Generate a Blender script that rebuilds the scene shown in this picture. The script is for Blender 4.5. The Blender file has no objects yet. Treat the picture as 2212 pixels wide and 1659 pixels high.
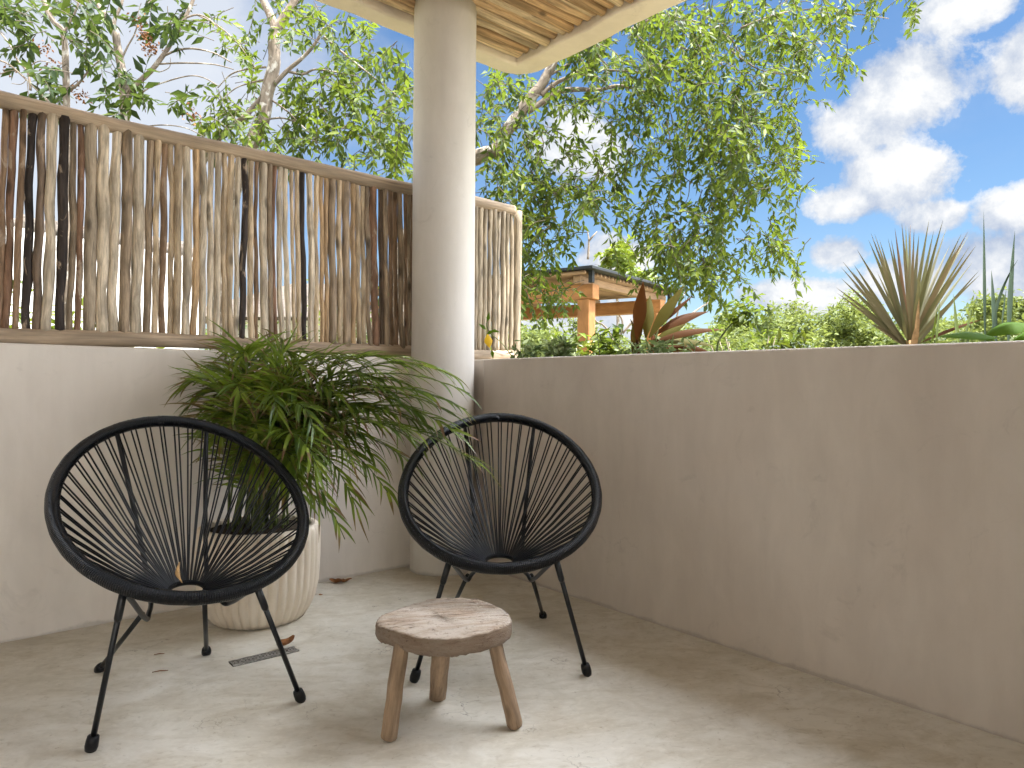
import bpy, bmesh, math, random
import numpy as np
from mathutils import Vector, Matrix

random.seed(7); RNG = np.random.default_rng(11)
SC = bpy.context.scene; COL = SC.collection
R = math.radians

# ------------------------------------------------------------------ camera geometry
PHI = R(0.45); F = 1523.0          # slight roll, focal length for a 2212 px wide frame
def ray(px, py):
    dx, dy = px-1106, py-829.5
    c, s = math.cos(PHI), math.sin(PHI)
    return (c*dx+s*dy)/F, -(-s*dx+c*dy)/F
A0 = R(40.6); UX, UY = math.cos(A0), math.sin(A0)    # U runs along the left wall, V along the right wall
def at(px, py, Y):
    a, b = ray(px, py); return Vector((a*Y, Y, 1+b*Y))
def onz(px, py, z):
    a, b = ray(px, py); Y = (z-1)/b; return Vector((a*Y, Y, z))
def onq(px, py, q):
    a, b = ray(px, py); Y = q/(-UY*a+UX); return Vector((a*Y, Y, 1+b*Y))
def onp(px, py, p):
    a, b = ray(px, py); Y = p/(UX*a+UY); return Vector((a*Y, Y, 1+b*Y))
def pq(p, q, z=0.0):
    return Vector((UX*p-UY*q, UY*p+UX*q, z))
QL, PR = 3.293, 2.385              # inner faces of the two walls
ZR = 3.0                           # underside of the roof

# ------------------------------------------------------------------ mesh helpers
def newmesh(name, verts, faces, gv=None, tt=None, smooth=True, mat=None):
    me = bpy.data.meshes.new(name)
    verts = np.asarray(verts, dtype=np.float32).reshape(-1, 3)
    me.vertices.add(len(verts)); me.vertices.foreach_set('co', verts.ravel())
    if isinstance(faces, np.ndarray):
        n, k = faces.shape
        loops = faces.ravel().astype(np.int32); starts = np.arange(0, n*k, k, dtype=np.int32); tot = np.full(n, k, dtype=np.int32)
    else:
        tot = np.array([len(f) for f in faces], dtype=np.int32)
        loops = np.array([i for f in faces for i in f], dtype=np.int32)
        starts = np.concatenate(([0], np.cumsum(tot)[:-1])).astype(np.int32); n = len(faces)
    me.loops.add(len(loops)); me.loops.foreach_set('vertex_index', loops)
    me.polygons.add(n); me.polygons.foreach_set('loop_start', starts); me.polygons.foreach_set('loop_total', tot)
    me.polygons.foreach_set('use_smooth', np.full(n, smooth, dtype=bool))
    if gv is not None:
        a = me.attributes.new('gv', 'FLOAT_VECTOR', 'POINT'); a.data.foreach_set('vector', np.asarray(gv, dtype=np.float32).ravel())
    if tt is not None:
        a = me.attributes.new('tt', 'FLOAT', 'POINT'); a.data.foreach_set('value', np.asarray(tt, dtype=np.float32).ravel())
    me.update(calc_edges=True); me.validate()
    if mat: me.materials.append(mat)
    return me

class MB:
    def __init__(s): s.v = []; s.f = []; s.g = []; s.t = []
    def add(s, vs, fs, gs=None, ts=None):
        b = len(s.v); s.v += [tuple(v) for v in vs]; s.f += [tuple(i+b for i in f) for f in fs]
        s.g += [tuple(g) for g in (gs or vs)]; s.t += list(ts or [0.0]*len(vs))
    def box(s, c, ax, ay, az, hx, hy, hz):
        vs = [c+ax*(hx*i)+ay*(hy*j)+az*(hz*k) for i in (-1, 1) for j in (-1, 1) for k in (-1, 1)]
        gs = [(hx*i, hy*j, hz*k) for i in (-1, 1) for j in (-1, 1) for k in (-1, 1)]
        s.add(vs, [(0, 1, 3, 2), (4, 6, 7, 5), (0, 4, 5, 1), (2, 3, 7, 6), (0, 2, 6, 4), (1, 5, 7, 3)], gs)
    def beam(s, a, b, w, h, up=Vector((0, 0, 1))):
        d = (b-a); L = d.length; d = d/L; y = up.cross(d).normalized(); z = d.cross(y)
        s.box((a+b)/2, z, y, d, h/2, w/2, L/2)
    def tube(s, pts, rad, n=8, cap=True, closed=False, jit=0.0, g0=0.0, twist=0.0):
        pts = [Vector(p) for p in pts]; m = len(pts)
        if not hasattr(rad, '__len__'): rad = [rad]*m
        T = []
        for i in range(m):
            if closed: d = pts[(i+1) % m]-pts[i-1]
            else: d = pts[min(i+1, m-1)]-pts[max(i-1, 0)]
            T.append(d.normalized())
        ref = Vector((0, 0, 1)) if abs(T[0].z) < .9 else Vector((0, -1, 0))
        x = (ref-T[0]*ref.dot(T[0])).normalized()
        vs = []; gs = []; ln = g0
        for i in range(m):
            if i: ln += (pts[i]-pts[i-1]).length
            x = (x-T[i]*x.dot(T[i])).normalized(); y = T[i].cross(x)
            for k in range(n):
                a = 2*math.pi*k/n+twist; rr = rad[i]*(1+jit*random.uniform(-1, 1))
                vs.append(pts[i]+x*(rr*math.cos(a))+y*(rr*math.sin(a)))
                gs.append((rad[i]*math.cos(a), rad[i]*math.sin(a), ln))
        fs = []
        for i in range(m if closed else m-1):
            for k in range(n):
                fs.append((i*n+k, i*n+(k+1) % n, ((i+1) % m)*n+(k+1) % n, ((i+1) % m)*n+k))
        if cap and not closed:
            fs.append(tuple(range(n-1, -1, -1))); fs.append(tuple((m-1)*n+k for k in range(n)))
        s.add(vs, fs, gs)
    def lathe(s, prof, n=48, c=Vector((0, 0, 0)), mod=None):
        vs = []; fs = []
        for (r, z) in prof:
            for k in range(n):
                a = 2*math.pi*k/n; rr = r*(mod(a, r, z) if mod else 1.0)
                vs.append(c+Vector((rr*math.cos(a), rr*math.sin(a), z)))
        m = len(prof)
        for i in range(m-1):
            for k in range(n):
                fs.append((i*n+k, i*n+(k+1) % n, (i+1)*n+(k+1) % n, (i+1)*n+k))
        if prof[0][0] > 1e-6: fs.append(tuple(range(n-1, -1, -1)))
        if prof[-1][0] > 1e-6: fs.append(tuple((m-1)*n+k for k in range(n)))
        s.add(vs, fs)
    def prism(s, poly, z0, z1):
        n = len(poly)
        vs = [Vector((p[0], p[1], z0)) for p in poly]+[Vector((p[0], p[1], z1)) for p in poly]
        fs = [tuple(range(n-1, -1, -1)), tuple(range(n, 2*n))]+[(i, (i+1) % n, n+(i+1) % n, n+i) for i in range(n)]
        s.add(vs, fs)
    def build(s, name, mat, parent=None, smooth=True, tt=False, bevel=0.0, color=None, auto=None):
        o0 = Vector(parent_loc(parent)) if parent else Vector((0, 0, 0))
        vs = np.array(s.v, dtype=np.float32)-np.array(o0, dtype=np.float32)
        me = newmesh(name, vs, s.f, s.g, s.t if tt else None, smooth, mat)
        return link(name, me, parent, bevel, color, auto)
def parent_loc(p):
    v = Vector((0, 0, 0))
    while p is not None:
        v = v+Vector(p.location); p = p.parent
    return v
def link(name, me, parent=None, bevel=0.0, color=None, auto=None):
    o = bpy.data.objects.new(name, me); COL.objects.link(o)
    if parent is not None: o.parent = parent
    if color is not None: o.color = (*color, 1)
    if bevel:
        m = o.modifiers.new('bevel', 'BEVEL'); m.width = bevel; m.segments = 3; m.limit_method = 'ANGLE'; m.angle_limit = R(40)
        m.harden_normals = False
    return o
def empty(name, loc, label, cat, group=None):
    o = bpy.data.objects.new(name, None); COL.objects.link(o); o.location = loc
    o.empty_display_size = .1
    return tag(o, label, cat, group)
def tag(o, label=None, cat=None, group=None, kind=None):
    if label: o['label'] = label
    if cat: o['category'] = cat
    if group: o['group'] = group
    if kind: o['kind'] = kind
    return o
def bez(P, n):
    P = [Vector(p) for p in P]; out = []
    for i in range(n+1):
        t = i/n; Q = P[:]
        while len(Q) > 1: Q = [Q[k].lerp(Q[k+1], t) for k in range(len(Q)-1)]
        out.append(Q[0])
    return out
def smooth_path(pts, sub=4):
    pts = [Vector(p) for p in pts]; m = len(pts)
    if m < 3: return pts
    out = []
    for i in range(m-1):
        p0 = pts[max(i-1, 0)]; p1 = pts[i]; p2 = pts[i+1]; p3 = pts[min(i+2, m-1)]
        for k in range(sub):
            t = k/sub
            out.append(0.5*((2*p1)+(p2-p0)*t+(2*p0-5*p1+4*p2-p3)*t*t+(3*p1-p0-3*p2+p3)*t**3))
    out.append(pts[-1]); return out

# ------------------------------------------------------------------ materials
class NT:
    def __init__(s, name):
        s.m = bpy.data.materials.new(name); s.m.use_nodes = True; s.t = s.m.node_tree
        s.b = s.t.nodes['Principled BSDF']; s.out = s.t.nodes['Material Output']
    def n(s, ty, **kw):
        nd = s.t.nodes.new(ty)
        for k, v in kw.items():
            if k in nd.inputs.keys() if hasattr(nd.inputs, 'keys') else False: nd.inputs[k].default_value = v
            else: setattr(nd, k, v)
        return nd
    def l(s, a, b): s.t.links.new(a, b)
    def noise(s, vec, scale, detail=6, rough=.55, dist=0.0, dim='3D'):
        nd = s.t.nodes.new('ShaderNodeTexNoise'); nd.inputs['Scale'].default_value = scale; nd.inputs['Detail'].default_value = detail
        nd.inputs['Roughness'].default_value = rough; nd.inputs['Distortion'].default_value = dist
        if vec is not None: s.l(vec, nd.inputs['Vector'])
        return nd.outputs['Fac']
    def map(s, vec, scale=(1, 1, 1), loc=(0, 0, 0), rot=(0, 0, 0)):
        nd = s.t.nodes.new('ShaderNodeMapping'); nd.inputs['Scale'].default_value = scale; nd.inputs['Location'].default_value = loc
        nd.inputs['Rotation'].default_value = rot; s.l(vec, nd.inputs['Vector']); return nd.outputs['Vector']
    def ramp(s, fac, stops, interp='LINEAR'):
        nd = s.t.nodes.new('ShaderNodeValToRGB'); nd.color_ramp.interpolation = interp
        e = nd.color_ramp.elements
        while len(e) < len(stops): e.new(0.5)
        for i, (p, c) in enumerate(stops):
            e[i].position = p; e[i].color = (*c, 1) if hasattr(c, '__len__') else (c, c, c, 1)
        s.l(fac, nd.inputs['Fac']); return nd.outputs['Color']
    def mix(s, fac, a, b, mode='MIX'):
        nd = s.t.nodes.new('ShaderNodeMix'); nd.data_type = 'RGBA'; nd.blend_type = mode
        for v, i in ((fac, 0), (a, 6), (b, 7)):
            if hasattr(v, 'is_linked') or hasattr(v, 'links'): s.l(v, nd.inputs[i])
            elif i == 0: nd.inputs[0].default_value = v
            else: nd.inputs[i].default_value = (*v, 1)
        return nd.outputs[2]
    def math(s, op, a, b=0.0, c=0.0, clamp=False):
        nd = s.t.nodes.new('ShaderNodeMath'); nd.operation = op; nd.use_clamp = clamp
        for v, i in ((a, 0), (b, 1), (c, 2)):
            if hasattr(v, 'links'): s.l(v, nd.inputs[i])
            else: nd.inputs[i].default_value = v
        return nd.outputs[0]
    def bump(s, h, strength=.3, dist=.01, prev=None):
        nd = s.t.nodes.new('ShaderNodeBump'); nd.inputs['Strength'].default_value = strength; nd.inputs['Distance'].default_value = dist
        s.l(h, nd.inputs['Height'])
        if prev is not None: s.l(prev, nd.inputs['Normal'])
        return nd.outputs['Normal']
    def attr(s, name, out='Vector'):
        nd = s.t.nodes.new('ShaderNodeAttribute'); nd.attribute_name = name; return nd.outputs[out]
    def pos(s): return s.t.nodes.new('ShaderNodeNewGeometry').outputs['Position']
    def island(s): return s.t.nodes.new('ShaderNodeNewGeometry').outputs['Random Per Island']
    def objcol(s): return s.t.nodes.new('ShaderNodeObjectInfo').outputs['Color']
    def objrnd(s): return s.t.nodes.new('ShaderNodeObjectInfo').outputs['Random']
    def fin(s, col=None, rough=None, normal=None, spec=None):
        for v, k in ((col, 'Base Color'), (rough, 'Roughness'), (normal, 'Normal')):
            if v is None: continue
            if hasattr(v, 'links'): s.l(v, s.b.inputs[k])
            elif k == 'Base Color': s.b.inputs[k].default_value = (*v, 1)
            else: s.b.inputs[k].default_value = v
        if spec is not None: s.b.inputs['Specular IOR Level'].default_value = spec
        return s.m

def mat_plaster(name, a, b, c, scale=1.0):
    t = NT(name); p = t.pos()
    n1 = t.noise(t.map(p, (1.1*scale, 1.1*scale, .8*scale)), 1.3, 5, .55, .6)
    n2 = t.noise(t.map(p, (1, 1, .35)), 9, 6, .6, .4)
    n3 = t.noise(p, 90, 3, .6)
    c1 = t.ramp(n1, [(.3, a), (.55, b), (.75, c)])
    c2 = t.mix(t.ramp(n2, [(.35, 0.0), (.7, .35)]), c1, tuple(x*.82 for x in a))
    # fine vertical trowel streaks
    n4 = t.noise(t.map(p, (26, 26, 1.6)), 1.0, 4, .6)
    c3 = t.mix(t.ramp(n4, [(.4, 0.0), (.8, .10)]), c2, tuple(min(1, x*1.12) for x in c))
    # faint rubbed marks
    n5 = t.noise(p, 5.5, 8, .7, 1.2)
    c4 = t.mix(t.ramp(n5, [(.60, 0.0), (.70, .30)]), c3, tuple(x*.72 for x in a))
    # hairline shrinkage cracks in a few places
    vo = t.t.nodes.new('ShaderNodeTexVoronoi'); vo.feature = 'DISTANCE_TO_EDGE'; vo.inputs['Scale'].default_value = 2.2
    wv = t.t.nodes.new('ShaderNodeTexNoise'); wv.inputs['Scale'].default_value = 5; wv.inputs['Detail'].default_value = 6; t.l(p, wv.inputs['Vector'])
    mv = t.t.nodes.new('ShaderNodeMix'); mv.data_type = 'VECTOR'; mv.inputs[0].default_value = .35
    t.l(p, mv.inputs[4]); t.l(wv.outputs['Color'], mv.inputs[5]); t.l(mv.outputs[1], vo.inputs['Vector'])
    ck = t.math('MULTIPLY', t.ramp(vo.outputs['Distance'], [(.0, 1.0), (.007, 0.0)]), t.ramp(t.noise(p, 1.7, 3, .6), [(.56, 0.0), (.66, .2)]))
    c4 = t.mix(ck, c4, tuple(x*.45 for x in a))
    # grime caught along the foot of the wall
    sz = t.t.nodes.new('ShaderNodeSeparateXYZ'); t.l(p, sz.inputs[0])
    gz = t.math('SUBTRACT', sz.outputs[2], t.math('MULTIPLY', t.math('SUBTRACT', t.noise(p, 3.2, 7, .75), .40), .07))
    c4 = t.mix(t.math('MULTIPLY', t.ramp(gz, [(.0, 1.0), (.010, 0.0)]), .42), c4, tuple(x*.5 for x in a))
    h = t.math('ADD', t.math('MULTIPLY', n2, .6), t.math('MULTIPLY', n3, .16))
    h2 = t.math('ADD', h, t.math('MULTIPLY', n1, 1.5))
    return t.fin(c4, .78, t.bump(h2, .35, .006), .3)

def mat_floor():
    t = NT('polished_cement'); p = t.pos()
    rot = t.map(p, (1, 1, 1), (0, 0, 0), (0, 0, R(-8)))
    big = t.noise(t.map(rot, (.9, 1.3, 1)), 1.2, 5, .6, .5)
    mid = t.noise(t.map(rot, (1.8, 3.4, 1)), 2.2, 8, .64, 1.1)
    fine = t.noise(t.map(rot, (4, 7, 1)), 6, 9, .68, .9)
    c = t.ramp(big, [(.28, (.46, .42, .34)), (.5, (.57, .54, .47)), (.72, (.63, .61, .56))])
    c = t.mix(t.ramp(mid, [(.36, .5), (.56, 0.0)]), c, (.40, .345, .25))
    c = t.mix(t.ramp(fine, [(.5, 0.0), (.72, .55)]), c, (.66, .62, .54))
    c = t.mix(t.ramp(fine, [(.30, .5), (.44, 0.0)]), c, (.30, .25, .17))
    mot = t.noise(p, 4.5, 9, .7, .8)
    c = t.mix(t.ramp(mot, [(.34, .5), (.5, 0.0)]), c, (.40, .36, .285))
    c = t.mix(t.ramp(mot, [(.55, 0.0), (.68, .4)]), c, (.70, .68, .63))
    spk = t.noise(p, 46, 4, .6)
    c = t.mix(t.ramp(spk, [(.64, 0.0), (.72, .5)]), c, (.24, .20, .14))
    # hairline cracks, only in places
    v = t.t.nodes.new('ShaderNodeTexVoronoi'); v.feature = 'DISTANCE_TO_EDGE'; v.inputs['Scale'].default_value = 5.5
    warp = t.t.nodes.new('ShaderNodeTexNoise'); warp.inputs['Scale'].default_value = 11; warp.inputs['Detail'].default_value = 5
    t.l(p, warp.inputs['Vector'])
    mx = t.t.nodes.new('ShaderNodeMix'); mx.data_type = 'VECTOR'; mx.inputs[0].default_value = .22
    t.l(p, mx.inputs[4]); t.l(warp.outputs['Color'], mx.inputs[5]); t.l(mx.outputs[1], v.inputs['Vector'])
    crack = t.ramp(v.outputs['Distance'], [(.0, 1.0), (.012, 0.0)])
    where = t.ramp(t.noise(p, 3.1, 3, .6), [(.56, 0.0), (.66, .75)])
    cm = t.math('MULTIPLY', crack, where)
    c = t.mix(cm, c, (.11, .09, .07))
    h = t.math('ADD', t.math('MULTIPLY', fine, .5), t.math('MULTIPLY', mid, .5))
    h = t.math('SUBTRACT', h, t.math('MULTIPLY', cm, .6))
    rg = t.ramp(mid, [(.3, .62), (.7, .44)])
    return t.fin(c, rg, t.bump(h, .25, .004), .4)

def mat_wood(name, col=None, grain=(30, 30, 2.2), dark=.55, light=1.25, patch=None, rough=.75, bump=.5, useobj=False, knots=True):
    t = NT(name); g = t.attr('gv')
    off = t.t.nodes.new('ShaderNodeVectorMath'); off.operation = 'ADD'
    t.l(g, off.inputs[0])
    r = t.objrnd(); cmb = t.t.nodes.new('ShaderNodeCombineXYZ')
    for k, m in enumerate((3.7, 9.1, 27.3)): t.l(t.math('MULTIPLY', r, m), cmb.inputs[k])
    t.l(cmb.outputs[0], off.inputs[1]); v = off.outputs[0]
    n1 = t.noise(t.map(v, grain), 2.0, 6, .65, .5)
    n2 = t.noise(t.map(v, (grain[0]*.25, grain[1]*.25, grain[2]*.8)), 2.0, 5, .6, .3)
    n3 = t.noise(t.map(v, (grain[0]*2.4, grain[1]*2.4, grain[2]*.7)), 3.0, 3, .6)
    base = t.objcol() if useobj else None
    def mul(f):
        return t.mix(1.0, base, (f, f*.97, f*.92), 'MULTIPLY') if useobj else tuple(min(1, c*f) for c in col)
    c = t.mix(t.ramp(n1, [(.3, 0.0), (.68, 1.0)]), mul(dark), mul(light))
    c = t.mix(t.ramp(n2, [(.38, .65), (.55, 0.0)]), c, mul(dark*.8))
    c = t.mix(t.ramp(n3, [(.63, 0.0), (.7, .6)]), c, mul(dark*.45))
    if patch:
        pn = t.noise(t.map(v, (14, 14, 5)), 1.4, 4, .6, .8)
        c = t.mix(t.ramp(pn, [(patch[1], 0.0), (patch[1]+.06, 1.0)]), c, patch[0])
    if knots:
        kn = t.t.nodes.new('ShaderNodeTexVoronoi'); kn.inputs['Scale'].default_value = 1.0
        t.l(t.map(v, (11, 11, 5)), kn.inputs['Vector'])
        c = t.mix(t.ramp(kn.outputs['Distance'], [(.09, .8), (.2, 0.0)]), c, mul(dark*.4))
    h = t.math('ADD', n1, t.math('MULTIPLY', n3, .5))
    return t.fin(c, rough, t.bump(h, bump, .004), .25)

def mat_leaf(name, stops, back, trans=.35, rough=.45, tip=None, spec=.4, rib=0.0):
    t = NT(name); r = t.island(); c = t.ramp(r, stops)
    n = t.noise(t.pos(), 2.2, 3, .6)
    c = t.mix(t.ramp(n, [(.35, .45), (.65, 0.0)]), c, tuple(x*.62 for x in stops[0][1]))
    if tip:
        tt = t.attr('tt', 'Fac'); e = t.math('ADD', tt, t.math('MULTIPLY', t.math('SUBTRACT', r, .5), tip[1]))
        e = t.math('ADD', e, t.math('MULTIPLY', t.math('SUBTRACT', t.noise(t.pos(), 14, 3), .5), .5))
        c = t.mix(t.ramp(e, [(tip[2], 0.0), (tip[2]+.12, 1.0)]), c, t.ramp(t.math('FRACT', t.math('MULTIPLY', r, 7.0)), [(0, tip[0]), (1, tuple(x*2.4 for x in tip[0]))]))
    t.fin(c, rough, None, spec)
    tr = t.t.nodes.new('ShaderNodeBsdfTranslucent'); t.l(t.mix(.5, c, back), tr.inputs['Color'])
    ms = t.t.nodes.new('ShaderNodeMixShader'); ms.inputs[0].default_value = trans
    t.l(t.b.outputs[0], ms.inputs[1]); t.l(tr.outputs[0], ms.inputs[2]); t.l(ms.outputs[0], t.out.inputs['Surface'])
    return t.m

def mat_plain(name, col, rough=.5, spec=.5, nscale=20, var=.25, metal=0.0, bump=0.0):
    t = NT(name); n = t.noise(t.pos(), nscale, 5, .6)
    c = t.mix(t.ramp(n, [(.3, 0.0), (.7, 1.0)]), tuple(x*(1-var) for x in col), tuple(min(1, x*(1+var)) for x in col))
    t.b.inputs['Metallic'].default_value = metal
    return t.fin(c, rough, t.bump(n, bump, .004) if bump else None, spec)

def mat_cord():
    t = NT('wrapped_black_cord'); g = t.attr('gv')
    sx = t.t.nodes.new('ShaderNodeSeparateXYZ'); t.l(g, sx.inputs[0])
    w = t.math('ABSOLUTE', t.math('SINE', t.math('MULTIPLY', sx.outputs[2], math.pi/.0062)))
    n = t.noise(g, 40, 3)
    c = t.mix(t.ramp(w, [(.0, 0.0), (.6, 1.0)]), (.0008, .0008, .001), t.mix(n, (.0028, .0034, .005), (.005, .006, .009)))
    return t.fin(c, .24, t.bump(w, 1.0, .005), .38)

def mat_bark():
    t = NT('lichen_bark'); g = t.attr('gv')
    n1 = t.noise(t.map(g, (30, 30, 10)), 1.0, 5, .65, .5); n2 = t.noise(t.map(g, (16, 16, 11)), 1.0, 4, .6, .4)
    c = t.ramp(n1, [(.3, (.10, .078, .058)), (.6, (.27, .22, .17)), (.75, (.36, .31, .25))])
    c = t.mix(t.ramp(n2, [(.54, 0.0), (.62, .8)]), c, (.52, .49, .43))
    return t.fin(c, .85, t.bump(n1, .6, .01), .2)

M = {}
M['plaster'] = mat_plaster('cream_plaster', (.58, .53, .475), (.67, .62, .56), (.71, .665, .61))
M['plaster_right'] = mat_plaster('shaded_cream_plaster', (.46, .40, .345), (.53, .47, .41), (.57, .515, .455))  # cream plaster with the right wall's shade put into its colour
M['column'] = mat_plaster('column_plaster', (.50, .465, .42), (.56, .525, .48), (.60, .57, .525))
M['soffit'] = mat_plaster('soffit_plaster', (.66, .57, .46), (.72, .63, .52), (.76, .68, .57))
M['floor'] = mat_floor()
M['stick'] = mat_wood('weathered_stick', useobj=True, patch=None, dark=.42, light=1.3, grain=(40, 40, 3.0))
M['bark_stick'] = mat_wood('peeling_bark_stick', useobj=True, patch=((.34, .26, .19), .57), grain=(36, 36, 3), dark=.45, light=1.3)
M['rail'] = mat_wood('rail_wood', (.44, .34, .24), grain=(34, 34, 1.3), dark=.55, light=1.25, knots=False, bump=.4)
M['log'] = mat_wood('ceiling_log_wood', useobj=True, grain=(36, 36, 1.5), dark=.40, light=1.22, patch=None, bump=.7)
M['stool_seat'] = mat_wood('old_stool_wood', (.40, .31, .235), grain=(9, 34, 34), dark=.5, light=1.25, knots=False, bump=.9, rough=.85)
M['stool_leg'] = mat_wood('stool_leg_wood', (.31, .215, .14), grain=(26, 26, 2.4), dark=.5, light=1.2, bump=.4)
M['cord'] = mat_cord()
M['string'] = mat_plain('black_pvc_string', (.003, .0037, .006), .3, .35, 30, .3)
M['black_metal'] = mat_plain('black_painted_steel', (.0035, .0042, .0055), .36, .35, 40, .3)
M['rubber'] = mat_plain('black_rubber', (.0035, .0035, .0045), .5, .3, 60, .3)
M['pot'] = mat_plaster('pot_clay', (.60, .515, .41), (.68, .60, .495), (.73, .66, .555), 3.0)
M['soil'] = mat_plain('dark_soil', (.035, .026, .018), .95, .1, 40, .5, bump=.8)
M['palm'] = mat_leaf('palm_leaf', [(0, (.030, .068, .012)), (.25, (.085, .145, .018)), (.6, (.21, .29, .035)), (1, (.36, .43, .07))], (.40, .52, .05), .38, .36, tip=((.085, .04, .028), 1.0, .70))
M['stem'] = mat_plain('palm_stem', (.075, .10, .022), .5, .4, 25, .4)
M['bark'] = mat_bark()
M['twig'] = mat_plain('thin_twig', (.085, .068, .05), .8, .2, 30, .3)
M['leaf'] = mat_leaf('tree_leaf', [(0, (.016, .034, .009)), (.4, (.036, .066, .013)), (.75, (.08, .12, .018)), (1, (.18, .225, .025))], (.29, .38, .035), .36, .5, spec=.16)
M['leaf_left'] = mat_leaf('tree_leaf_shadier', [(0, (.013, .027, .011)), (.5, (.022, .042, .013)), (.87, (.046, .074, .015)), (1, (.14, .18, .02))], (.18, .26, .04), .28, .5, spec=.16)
M['wood_far'] = mat_leaf('far_leaf', [(0, (.05, .075, .022)), (.4, (.11, .145, .036)), (1, (.19, .22, .055))], (.32, .37, .07), .3, .6, spec=.2)
M['dry'] = mat_plain('dry_leaf', (.20, .085, .03), .7, .2, 50, .5)
M['dry_pale'] = mat_plain('pale_dry_leaf', (.42, .26, .12), .7, .2, 50, .3)
M['steel'] = mat_plain('drain_steel', (.30, .295, .28), .5, .5, 90, .5, .6)
M['hole'] = mat_plain('drain_hole_black', (.012, .011, .010), .9, .1)
M['pergola'] = mat_wood('pergola_timber', (.40, .185, .066), grain=(9, 9, 1.4), dark=.7, light=1.18, knots=False, bump=.2, rough=.6)
M['pergola_grey'] = mat_wood('weathered_pergola_timber', (.34, .225, .135), grain=(9, 9, 1.4), dark=.7, light=1.2, knots=False, bump=.2)
M['dark_metal'] = mat_plain('dark_roof_metal', (.022, .026, .03), .6, .3, 8, .2)
M['white_wall'] = mat_plaster('white_garden_wall', (.74, .72, .67), (.80, .78, .73), (.83, .81, .77))
M['thatch'] = mat_plain('dark_thatch', (.11, .095, .08), .95, .1, 26, .6, bump=.9)
M['ti'] = mat_leaf('red_ti_leaf', [(0, (.032, .010, .007)), (.5, (.055, .026, .010)), (1, (.10, .032, .009))], (.34, .10, .014), .25, .6, spec=.06)
M['ti_green'] = mat_leaf('olive_ti_leaf', [(0, (.032, .036, .009)), (.5, (.055, .058, .012)), (1, (.09, .05, .010))], (.32, .13, .015), .2, .6, spec=.06)
M['drac'] = mat_leaf('dragon_leaf', [(0, (.10, .095, .055)), (.45, (.115, .135, .045)), (.8, (.17, .145, .08)), (1, (.20, .10, .06))], (.36, .26, .10), .25, .45)
M['snake'] = mat_leaf('snake_leaf', [(0, (.028, .05, .035)), (1, (.075, .11, .07))], (.10, .16, .07), .12, .6, spec=.08)
M['broad'] = mat_leaf('broad_leaf', [(0, (.035, .08, .008)), (1, (.065, .13, .012))], (.22, .34, .02), .35, .6, spec=.05)
M['varieg'] = mat_leaf('variegated_leaf', [(0, (.04, .07, .016)), (.5, (.08, .115, .035)), (1, (.19, .205, .11))], (.3, .36, .12), .3, .6, spec=.12)
M['lime'] = mat_leaf('lime_leaf', [(0, (.07, .12, .012)), (.6, (.13, .19, .016)), (1, (.22, .25, .03))], (.35, .42, .03), .33, .4)
M['yellow'] = mat_leaf('yellow_leaf', [(0, (.62, .36, .01)), (1, (.7, .45, .02))], (.8, .55, .02), .4, .4)
M['ground'] = mat_plain('garden_soil_grass', (.17, .15, .085), .95, .1, 1.5, .5)

# ------------------------------------------------------------------ leaves
def leaf_arrays(P, D, N, L, W, fold=.18, droop=.12):
    """five-vertex folded lanceolate leaves; arrays (n,3)"""
    D = D/np.linalg.norm(D, axis=1, keepdims=True)
    S = np.cross(D, N); S /= np.linalg.norm(S, axis=1, keepdims=True)+1e-9
    Nn = np.cross(S, D); L = L[:, None]; W = W[:, None]
    b = P; c = P+D*L*.5-Nn*W*fold; l = P+D*L*.42+S*W*.5+Nn*W*fold*.5; r = P+D*L*.42-S*W*.5+Nn*W*fold*.5
    t = P+D*L-Nn*L*droop
    v = np.stack([b, l, c, r, t], 1).reshape(-1, 3)
    k = np.arange(len(P))[:, None]*5
    f = np.concatenate([k+np.array([0, 2, 1]), k+np.array([0, 3, 2]), k+np.array([1, 2, 4]), k+np.array([2, 3, 4])], 1).reshape(-1, 3)
    return v, f
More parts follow.
